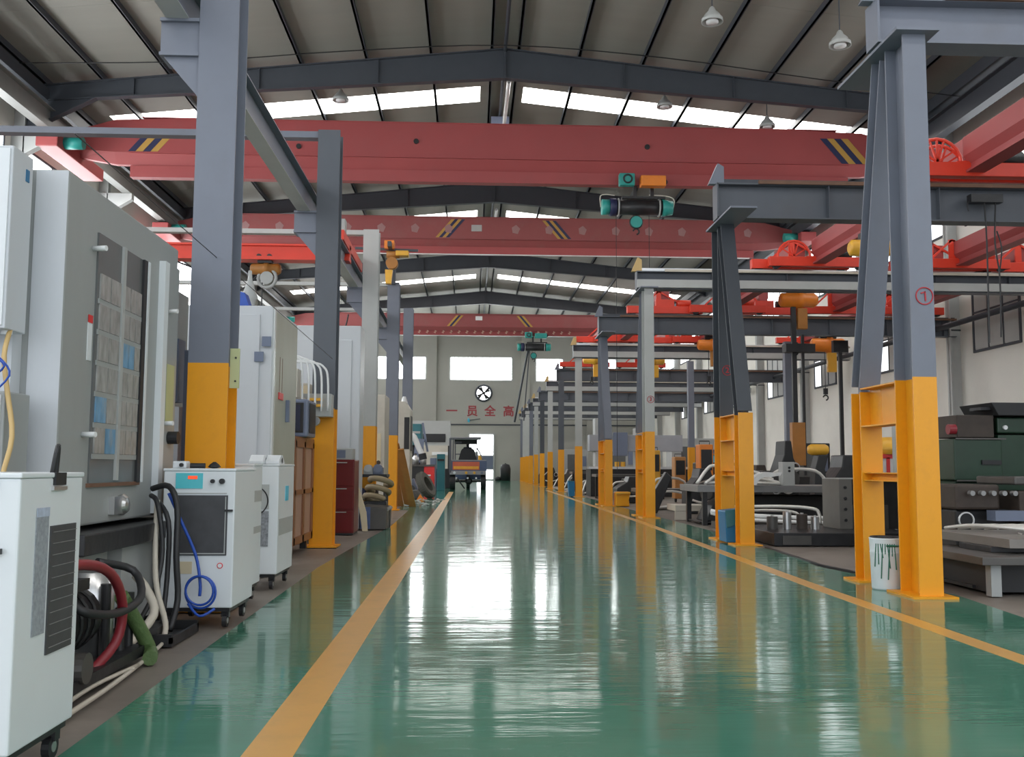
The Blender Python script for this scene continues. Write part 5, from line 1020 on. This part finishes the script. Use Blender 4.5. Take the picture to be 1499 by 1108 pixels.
# green boxes on a stand
t = thing('green_press', 'dark green machine with stacked housings against the right wall side', 'machine', (7.2, 13.5, 0))
B(6.62, 9.2, 13.3, 14.2, 0.0, 1.05).build('pedestal', DGREEN, t, bevel=0.03); B(6.58, 7.25, 13.2, 14.1, 1.05, 1.62).build('gear_housing', DGREEN, t, bevel=0.02); B(7.25, 9.0, 13.3, 14.1, 1.05, 1.68).build('side_housing', DGREEN, t, bevel=0.02)
B(6.68, 7.2, 13.3, 14.0, 1.64, 1.95).build('brown_box', BROWN, t, bevel=0.01); B(7.25, 8.6, 13.3, 14.0, 1.70, 1.92).build('top_housing', DGREEN, t, bevel=0.02)
MB().prism([(7.12, 2.12), (8.8, 2.12), (8.7, 1.94), (7.22, 1.94)], 'y', 13.2, 14.1).build('chip_pan', BLACK, t, bevel=0.01); B(7.02, 7.25, 13.3, 13.6, 2.02, 2.06).build('pan_lip', BLACK, t)
for z in (1.06, 1.63): MB().box(6.6, 7.3, 13.18, 13.2, z - 0.02, z).build('seam_strip', IRON, t)
B(6.95, 7.22, 13.17, 13.2, 1.27, 1.33).build('slot', BLACK, t); MB().cyl((6.55, 13.3, 1.75), (6.65, 13.3, 1.75), 0.07).build('red_knob', RHOSE, t)
MB().cyl((7.35, 13.27, 1.78), (7.35, 13.3, 1.78), 0.03).cyl((8.0, 13.27, 1.78), (8.0, 13.3, 1.78), 0.03).build('bolt', GLOSSW, t)
t = thing('floor_fan', 'black round fan with wire ring standing left of the green machine', 'fan', (7.0, 14.6, 0))
MB().ring((6.98, 14.3, 1.40), 0.19, 0.012, (0, 1, 0)).build('guard', DGREY, t, smooth=True); MB().cyl((7.0, 14.3, 1.36), (7.0, 14.4, 1.36), 0.14, n=20).build('blade_disc', BLACK, t); MB().cyl((7.0, 14.25, 1.36), (7.0, 14.3, 1.36), 0.03).build('hub', LGREY, t); MB().cyl((6.98, 14.4, 0.03), (6.98, 14.4, 1.2), 0.02).cyl((6.98, 14.4, 0.0), (6.98, 14.4, 0.04), 0.18).build('stand', DARK, t)
t = thing('wall_cabinet', 'light bluish grey locker seen just right of the nearest post', 'cabinet', (7.4, 16.5, 0)); B(7.45, 8.0, 16.6, 17.2, 0, 2.0).build('body', BGREY if False else LGREY, t, bevel=0.01); B(7.48, 7.97, 16.58, 16.6, 0.1, 1.95).build('door', LGREY, t); B(7.9, 7.93, 16.56, 16.58, 1.0, 1.15).build('handle', DARK, t)
# steel plate block with base slab
t = thing('base_slab', 'broad dark steel slab lying on the floor beyond the nearest post', 'steel slab', (5.5, 16.5, 0))
MB().prism([(4.72, 15.3), (6.9, 15.3), (7.3, 17.6), (4.75, 17.6)], 'z', 0.0, 0.2).build('slab', DARK, t, bevel=0.01); B(4.85, 5.3, 15.28, 15.3, 0.02, 0.16).build('light_patch', IRON, t)
t = thing('angle_block', 'large dark steel angle block with bolt holes and a pale top edge', 'steel block', (6.3, 16.6, 0.2))
B(6.14, 6.36, 16.3, 17.1, 0.2, 1.03).build('side_plate', mat('block_side_steel', (0.16, 0.15, 0.135), 0.5, 0.2, var=0.2), t, bevel=0.005); B(6.36, 7.5, 16.4, 17.1, 0.2, 1.03).build('face_plate', DARK, t, bevel=0.005); B(6.14, 7.5, 16.3, 17.1, 1.03, 1.045).build('top_edge', LGREY, t); B(6.36, 7.0, 16.38, 16.4, 0.2, 0.6).build('lower_plate', IRON, t)
for k in range(4): MB().cyl((6.24, 16.28, 0.35 + k * 0.18), (6.24, 16.31, 0.35 + k * 0.18), 0.025).build('bolt_hole', BLACK, t)
for k, (x, r, h, mm) in enumerate(((5.0, 0.09, 0.2, IRON), (5.25, 0.07, 0.28, STEEL), (5.5, 0.09, 0.24, BROWN), (5.72, 0.07, 0.2, STEEL))):
    it = thing('turned_cylinder', ['short dull', 'bright slender', 'brown fat', 'small bright'][k] + ' turned steel cylinder on the dark slab', 'steel cylinder', (x, 16.3, 0.2))
    MB().lathe([(r, 0), (r, h), (r * 0.9, h + 0.01), (r * 0.5, h + 0.01)], (x, 16.3, 0.2), n=24).build('body', mm, it, smooth=False); MB().cyl((x, 16.3, 0.2 + h), (x, 16.3, 0.23 + h), r * 0.3).build('spigot', STEEL, it)
tag(MB().tube([(4.75, 17.9, 0.5), (5.6, 17.7, 0.52), (6.1, 17.5, 0.49), (6.2, 17.45, 0.4), (6.2, 17.4, 0.22)], 0.03, 8).tube([(4.75, 18.0, 0.42), (5.5, 17.9, 0.44), (5.9, 17.8, 0.40), (6.0, 17.7, 0.22)], 0.025, 8).build('bent_rail', PALE, None, smooth=True), 'pair of long pale bent rails arching over the dark slab', 'rail')
# long tables
steel_table(4.75, 8.6, 20.6, 22.4, 0.84, 0.14, 'long grey steel table piled with pale bent tube frames, beyond the second post', m=mat('table_grey', (0.22, 0.217, 0.22), 0.45, 0.3, var=0.15), legm=DARK)
tag(MB().prism([(5.05, 0.065), (8.2, 0.065), (8.2, 0.62), (5.6, 0.62), (5.2, 0.4)], 'y', 21.2, 22.1).build('under_table_box', BLACK, None, bevel=0.02), 'black box added under the long steel table to hide its legs', 'crate')  # dark box added to fill the space under the table
def tubeframe(x, y, z, sx, h, kind, label, a=0):
    t = thing('tube_frame', label, 'tube frame', (x, y, z))
    if kind == 0: pts = [[(x, y, z + 0.03), (x + sx * 0.2, y, z + h * 0.8), (x + sx * 0.35, y, z + h), (x + sx * 0.8, y + 0.2, z + h * 0.9), (x + sx, y + 0.3, z + 0.03)]]
    elif kind == 1: pts = [[(x, y, z + 0.03), (x + sx * 0.3, y + 0.1, z + h), (x + sx * 0.7, y + 0.1, z + h), (x + sx, y, z + h * 0.4)], [(x, y + 0.1, z + 0.03), (x + sx * 0.5, y, z + h * 0.3), (x + sx, y, z + h * 0.4)]]
    else: pts = [[(x, y, z + 0.03), (x + sx * 0.5, y - 0.1, z + 0.05), (x + sx, y, z + 0.03)], [(x, y + 0.15, z + h), (x + sx * 0.5, y + 0.1, z + h), (x + sx, y, z + 0.03)]]
    for p in pts: MB().tube(p, 0.035, 8).build('tube', PALE, t, smooth=True)
    return t
tubeframe(4.8, 20.9, 0.84, 1.1, 0.42, 0, 'arched pale tube frame at the aisle end of the long steel table')
tubeframe(5.1, 21.4, 0.84, 1.5, 0.30, 1, 'low looped pale tube frame lying on the long steel table')
tubeframe(5.5, 20.9, 0.84, 1.2, 0.16, 2, 'flat pale tube frame at the near edge of the long steel table')
tubeframe(6.4, 21.6, 0.84, 1.6, 0.35, 0, 'arched pale tube frame at the far end of the long steel table')
it = thing('sheet_stack', 'dark stack of sheets on the long steel table', 'sheets', (6, 21.8, 0.84)); MB().prism([(5.0, 0.84), (6.7, 0.84), (6.3, 1.02), (5.9, 1.16), (5.5, 1.0)], 'y', 21.85, 22.2).build('sheets', IRON, it, bevel=0.02)
t = thing('pallet_box', 'low beige steel pallet box on the floor beyond the third post', 'pallet', (5.2, 25, 0))
for (a, b) in ((4.75, 5.0), (5.3, 5.5), (5.9, 6.4)): B(a, b, 22.9, 23.0, 0, 0.2).build('foot', BEIGE, t)
B(4.75, 6.4, 22.9, 23.9, 0.2, 0.34).build('deck', BEIGE, t, bevel=0.01)
tag(MB().tube([(4.85, 19.9, 0.34), (5.1, 19.8, 0.30), (6.0, 19.6, 0.24), (7.2, 19.4, 0.22)], 0.045, 8).tube([(4.85, 19.9, 0.30), (5.3, 19.7, 0.20), (6.4, 19.4, 0.15), (7.4, 19.2, 0.14)], 0.035, 8).build('bent_rail', GLOSSW, None, smooth=True), 'pair of white rails lying low in front of the long steel table', 'rail')
B2 = thing('steel_skid', 'low rusty grey skid under the white rails', 'skid', (6, 19.9, 0)); B(4.95, 7.6, 19.75, 20.3, 0.0, 0.12).build('deck', IRON, B2)
for k in range(2): B(5.6 + k * 1.1, 5.75 + k * 1.1, 19.73, 19.75, 0.03, 0.1).build('notch', BLACK, B2)
# table with fender
steel_table(6.0, 7.4, 19.5, 21.0, 0.84, 0.10, 'dark steel table carrying the white fender, behind the second post', m=DARK, legm=DARK, name='fender_table') if False else None
t = thing('fender', 'curved white fender arch on the steel table beside the second post', 'fender', (6.2, 20.7, 0.84))
pts = [(5.82 + 0.0, 0.86)] + [(6.16 - 0.34 * math.cos(PI * k / 12), 0.86 + 0.27 * math.sin(PI * k / 12)) for k in range(0, 9)] + [(6.45, 1.12), (6.42, 1.06)] + [(6.16 - 0.24 * math.cos(PI * k / 12), 0.86 + 0.17 * math.sin(PI * k / 12)) for k in range(7, -1, -1)]
MB().prism(pts[1:], 'y', 20.3, 20.6).build('arch', GLOSSW, t)
it = thing('control_box', 'small light grey control box on the steel table next to the white fender', 'electrical box', (6.75, 20.8, 0.84)); B(6.58, 6.84, 20.66, 20.95, 0.84, 1.34).build('body', LGREY, it, bevel=0.01)
for z in (1.15, 1.22): MB().cyl((6.72, 20.64, z), (6.72, 20.66, z), 0.025).build('button', BLACK, it)
# jib posts deep in the bay
for (x, y, top, lb) in ((10.95, 33.5, 5.6, 'grey post with an orange foot standing deep in the bay beside the black mast'), (9.0, 40.0, 5.6, 'dark grey post standing between the third post and the leaning leg of the second'), (13.6, 33.5, 5.6, 'grey post close to the right wall')):
    t = thing('jib_post', lb, 'steel post', (x, y, 0)); B(x - 0.13, x + 0.13, y, y + 0.26, 0, 2.05).build('painted_foot', YEL, t); B(x - 0.12, x + 0.12, y + 0.005, y + 0.25, 2.05, top).build('shaft', GREY, t); B(x - 0.22, x + 0.22, y - 0.08, y + 0.34, 0, 0.02).build('base_plate', YEL, t)
# assorted machines
def welder(x, y, m, label, h=0.8, z=0.0):
    t = thing('welding_machine', label, 'machine', (x, y, z)); B(x - 0.2, x + 0.2, y - 0.25, y + 0.3, z + 0.12, z + h).build('case', m, t, bevel=0.03); B(x - 0.16, x + 0.16, y - 0.27, y - 0.25, z + h * 0.6, z + h * 0.92).build('panel', BLACK, t)
    for sx in (-0.15, 0.15): MB().cyl((x + sx - 0.03, y - 0.1, z + 0.08), (x + sx + 0.03, y - 0.1, z + 0.08), 0.08).build('wheel', BLACK, t)
    MB().tube([(x - 0.15, y, z + h), (x - 0.15, y, z + h + 0.1), (x + 0.15, y, z + h + 0.1), (x + 0.15, y, z + h)], 0.015, 6, 1).build('handle', DARK, t)
    return t
welder(6.9, 29.0, ORANGE, 'orange robot-like unit rising behind the long steel table', 1.9)
welder(8.3, 34.0, BROWNOR, 'rusty orange welding set deep in the bay left of the second post', 1.7)
welder(7.4, 35.0, PLANK, 'tan welding set deep in the bay, next to the rusty one', 1.6)
welder(6.2, 33.5, AMBER, 'narrow amber stand just right of the third post', 1.8)
it = thing('storage_bin', 'light blue bin on a dark machine behind the long steel table', 'bin', (7.5, 30, 1.3)); MB().prism([(7.35, 1.38), (8.2, 1.38), (8.25, 1.6), (7.3, 1.6)], 'y', 30.6, 31.2).build('bin', CYAN, it)
MB().box(7.32, 8.23, 30.58, 31.22, 1.6, 1.62).build('rim', TEALM, it)
B(7.0, 8.6, 30.5, 31.6, 0, 1.38).build('x', DARK) if False else None
t = thing('dark_mill', 'dark machine body carrying the light blue bin', 'machine', (7.7, 31, 0)); B(7.1, 8.5, 30.5, 31.5, 0, 1.38).build('body', DARK, t, bevel=0.04); MB().cyl((8.0, 30.4, 0.9), (8.0, 30.5, 0.9), 0.2).build('flange', IRON, t)
t = thing('tool_trolley', 'red and white cart with an amber dome seen through the nearest A-frame', 'cart', (7.8, 18.5, 0))
B(7.5, 8.6, 18.3, 19.2, 0.0, 0.95).build('body', BLACK, t, bevel=0.03); B(7.55, 8.5, 18.28, 18.3, 1.05, 1.4).build('screen', GLOSSW, t); MB().box(7.5, 8.55, 18.25, 18.9, 1.4, 1.48).box(7.8, 7.86, 18.25, 18.3, 0.95, 1.42).build('frame', RED, t)
MB().lathe([(0.42, 0), (0.4, 0.15), (0.3, 0.27), (0.12, 0.33)], (8.0, 18.6, 1.48)).build('dome', AMBER, t, smooth=True)
for x in (7.6, 7.95, 8.4): MB().ring((x, 18.25, 0.98), 0.12, 0.04, (0, 1, 0)).build('wheel', BLACK, t)
t = thing('orange_tank', 'horizontal orange tank on a black stand left of the nearest A-frame', 'tank', (8.8, 24.2, 0))
MB().lathe([(0.02, -0.27), (0.1, -0.25), (0.14, -0.18), (0.14, 0.18), (0.1, 0.25), (0.02, 0.27)], (8.75, 24.2 + 0.4, 1.68), (1, 0, 0)).build('tank', AMBER, t, smooth=True)
MB().prism([(8.55, 0), (9.0, 0), (8.85, 1.2), (8.95, 1.55), (8.7, 1.55), (8.6, 1.2)], 'y', 24.4, 24.8).build('stand', BLACK, t, bevel=0.02)
for (x, y, w_x, hh, lb, mm) in ((9.5, 24.5, 0.9, 1.55, 'black machine bulk right of the orange tank', DARK), (8.0, 27.0, 0.8, 1.3, 'grimy brown machine beside the orange footed jib post', BROWN), (6.2, 26.0, 0.9, 1.2, 'black gear unit behind the second post', BLACK),
                            (9.1, 28.0, 0.6, 2.0, 'tall black tapering machine beside the deep grey post', BLACK), (7.1, 23.5, 0.7, 1.15, 'dark machine with red trim behind the white fender', DARK), (12.0, 28.0, 1.2, 1.4, 'dark machine near the right wall beyond the tank', DARK),
                            (5.6, 33.8, 1.2, 0.9, 'dark steel bulk behind the third post', DARK), (5.9, 36.8, 1.0, 0.8, 'dark heap of steel parts behind the fourth post', IRON), (5.6, 43.5, 1.2, 1.0, 'dark machine bulk behind the fifth post', DARK), (5.7, 50.5, 1.2, 1.1, 'dark machine bulk behind the sixth post', DARK), (5.8, 57.5, 1.3, 1.1, 'grey machine bulk behind the seventh post', IRON),
                            (5.2, 64, 1.0, 1.2, 'dark machine bulk behind the eighth post', DARK), (5.6, 75, 1.0, 1.2, 'dark machine bulk behind the tenth post', DARK)):
    it = thing('machine_unit', lb, 'machine', (x, y, 0))
    MB().prism([(x - w_x / 2, 0), (x + w_x / 2, 0), (x + w_x / 2, hh * 0.6), (x + w_x * 0.25, hh * 0.75), (x + w_x * 0.15, hh), (x - w_x * 0.15, hh), (x - w_x * 0.2, hh * 0.8), (x - w_x / 2, hh * 0.55)], 'y', y, y + 0.9).build('body', mm, it, bevel=0.03)
    MB().cyl((x, y - 0.1, hh * 0.45), (x, y, hh * 0.45), hh * 0.14, n=16).build('flange', IRON, it, smooth=False)
    MB().ring((x + w_x * 0.28, y - 0.06, hh * 0.62), 0.12, 0.02, (0, 1, 0), 16, 6).build('hand_wheel', STEEL, it)
    MB().tube([(x - w_x * 0.4, y - 0.05, hh * 0.3), (x - w_x * 0.1, y - 0.15, hh * 0.25), (x + w_x * 0.4, y - 0.08, hh * 0.35)], 0.03, 6).build('pipe', PALE, it)
for (x, y, sx, h, kd, lb) in ((4.7, 34.8, 1.4, 0.7, 0, 'arched pale tube frame lying beyond the fourth post'), (4.8, 43.0, 1.3, 0.9, 1, 'looped pale tube frame lying by the fifth post'), (4.8, 45.8, 1.6, 0.6, 0, 'arched pale tube frame between the fifth and sixth posts'),
                              (4.8, 51.5, 1.5, 0.8, 1, 'looped pale tube frame by the sixth post'), (4.8, 58.0, 1.5, 0.7, 0, 'arched pale tube frame by the seventh post'), (4.9, 27.6, 1.5, 0.5, 1, 'looped pale tube frame between the third and fourth posts'), (5.0, 28.8, 1.6, 0.9, 0, 'tall arched tube frame behind the leaning plate')):
    tubeframe(x, y, 0.0, sx, h, kd, lb)
for (x0, x1, y, zz, lb) in ((4.8, 7.6, 37.9, 0.95, 'long grey steel table beyond the fourth post'), (4.8, 7.5, 46.9, 1.0, 'long grey steel table between the fifth and sixth posts'), (4.8, 7.2, 28.2, 0.6, 'low steel table between the third and fourth posts')):
    steel_table(x0, x1, y, y + 1.4, zz, 0.1, lb, legm=DARK)
# big grey gantry mill far back on the right
t = thing('gantry_mill', 'large light grey gantry milling machine with two uprights beyond the fourth post', 'machine', (7, 42, 0))
for x in (5.25, 7.0): B(x, x + 0.55, 41.8, 42.6, 0, 3.3 if x < 6 else 2.9).build('upright', LGREY, t, bevel=0.02)
B(5.0, 9.0, 41.75, 42.4, 1.9, 2.6).build('cross_beam', mat('mill_grey', (0.36, 0.37, 0.40), 0.4), t, bevel=0.02); B(6.0, 6.6, 41.5, 41.8, 1.7, 2.7).build('spindle_head', BGREY, t, bevel=0.02)
B(4.9, 9.4, 41.2, 41.75, 1.15, 1.25).build('table', STEEL, t); B(5.0, 9.2, 41.3, 43, 0.0, 1.15).build('bed', DARK, t)
for x in (6.1, 6.35): MB().cyl((x, 41.25, 1.25), (x, 41.25, 1.45), 0.1).build('part', AMBER, t)
# distant right wall machines (light panels)
for (x, y, w_x, hh, mm, lb) in ((10.5, 46, 2.2, 2.6, LGREY, 'pale grey cabinet machine deep in the far right bay'), (9.0, 60, 2.0, 2.8, LGREY, 'pale machine housing far down the right side'), (8.0, 76, 2.0, 2.6, LGREY, 'palest and farthest machine housing on the right'), (13.2, 38, 1.6, 2.2, DARK, 'dark machine against the right wall beyond the jib posts'), (12.5, 20, 1.8, 1.6, DARK, 'dark machine against the right wall behind the green machine')):
    it = thing('machine_housing', lb, 'machine', (x, y, 0)); B(x - w_x / 2, x + w_x / 2, y, y + 1.4, 0, hh).build('body', mm, it, bevel=0.04); B(x - w_x * 0.3, x + w_x * 0.2, y - 0.02, y, hh * 0.4, hh * 0.85).build('window', GLASSD, it); B(x + w_x * 0.28, x + w_x * 0.42, y - 0.08, y, hh * 0.5, hh * 0.8).build('panel', BGREY, it)
# dark bins at the back wall
for k, (x, r, h, lb) in enumerate(((3.0, 0.45, 1.5, 'tall black covered bin by the back wall near the last posts'), (2.35, 0.25, 0.35, 'small black bin on the floor by the back wall'))):
    it = thing('covered_bin', lb, 'bin', (x, 87.5, 0)); MB().lathe([(r, 0), (r * 1.05, h * 0.7), (r * 0.8, h * 0.95), (r * 0.2, h)], (x, 87.5, 0), n=16).build('body', BLACK, it, smooth=True); MB().cyl((x, 87.5, h), (x, 87.5, h + 0.05), r * 0.15).build('knob', BLACK, it)
# roof cable
tag(MB().tube([(XL + 0.05, 29.4, 13.3), (-9, 29.6, 13.55), (-4, 29.6, 14.0), (1, 29.6, 14.3), (6, 29.6, 14.0), (11, 29.6, 13.4), (XR - 0.05, 29.4, 12.8)], 0.018, 5).build('overhead_wire', DARK, None), 'thin dark wire sagging across the roof before the first frame', 'wire')
tag(MB().tube([(-2.25, 5.5, 3.06), (-2.09, 14.7, 2.8)], 0.004, 5, 1).build('stay_wire', DARK, None), 'thin wire slanting down past the first post to the second left post', 'wire')
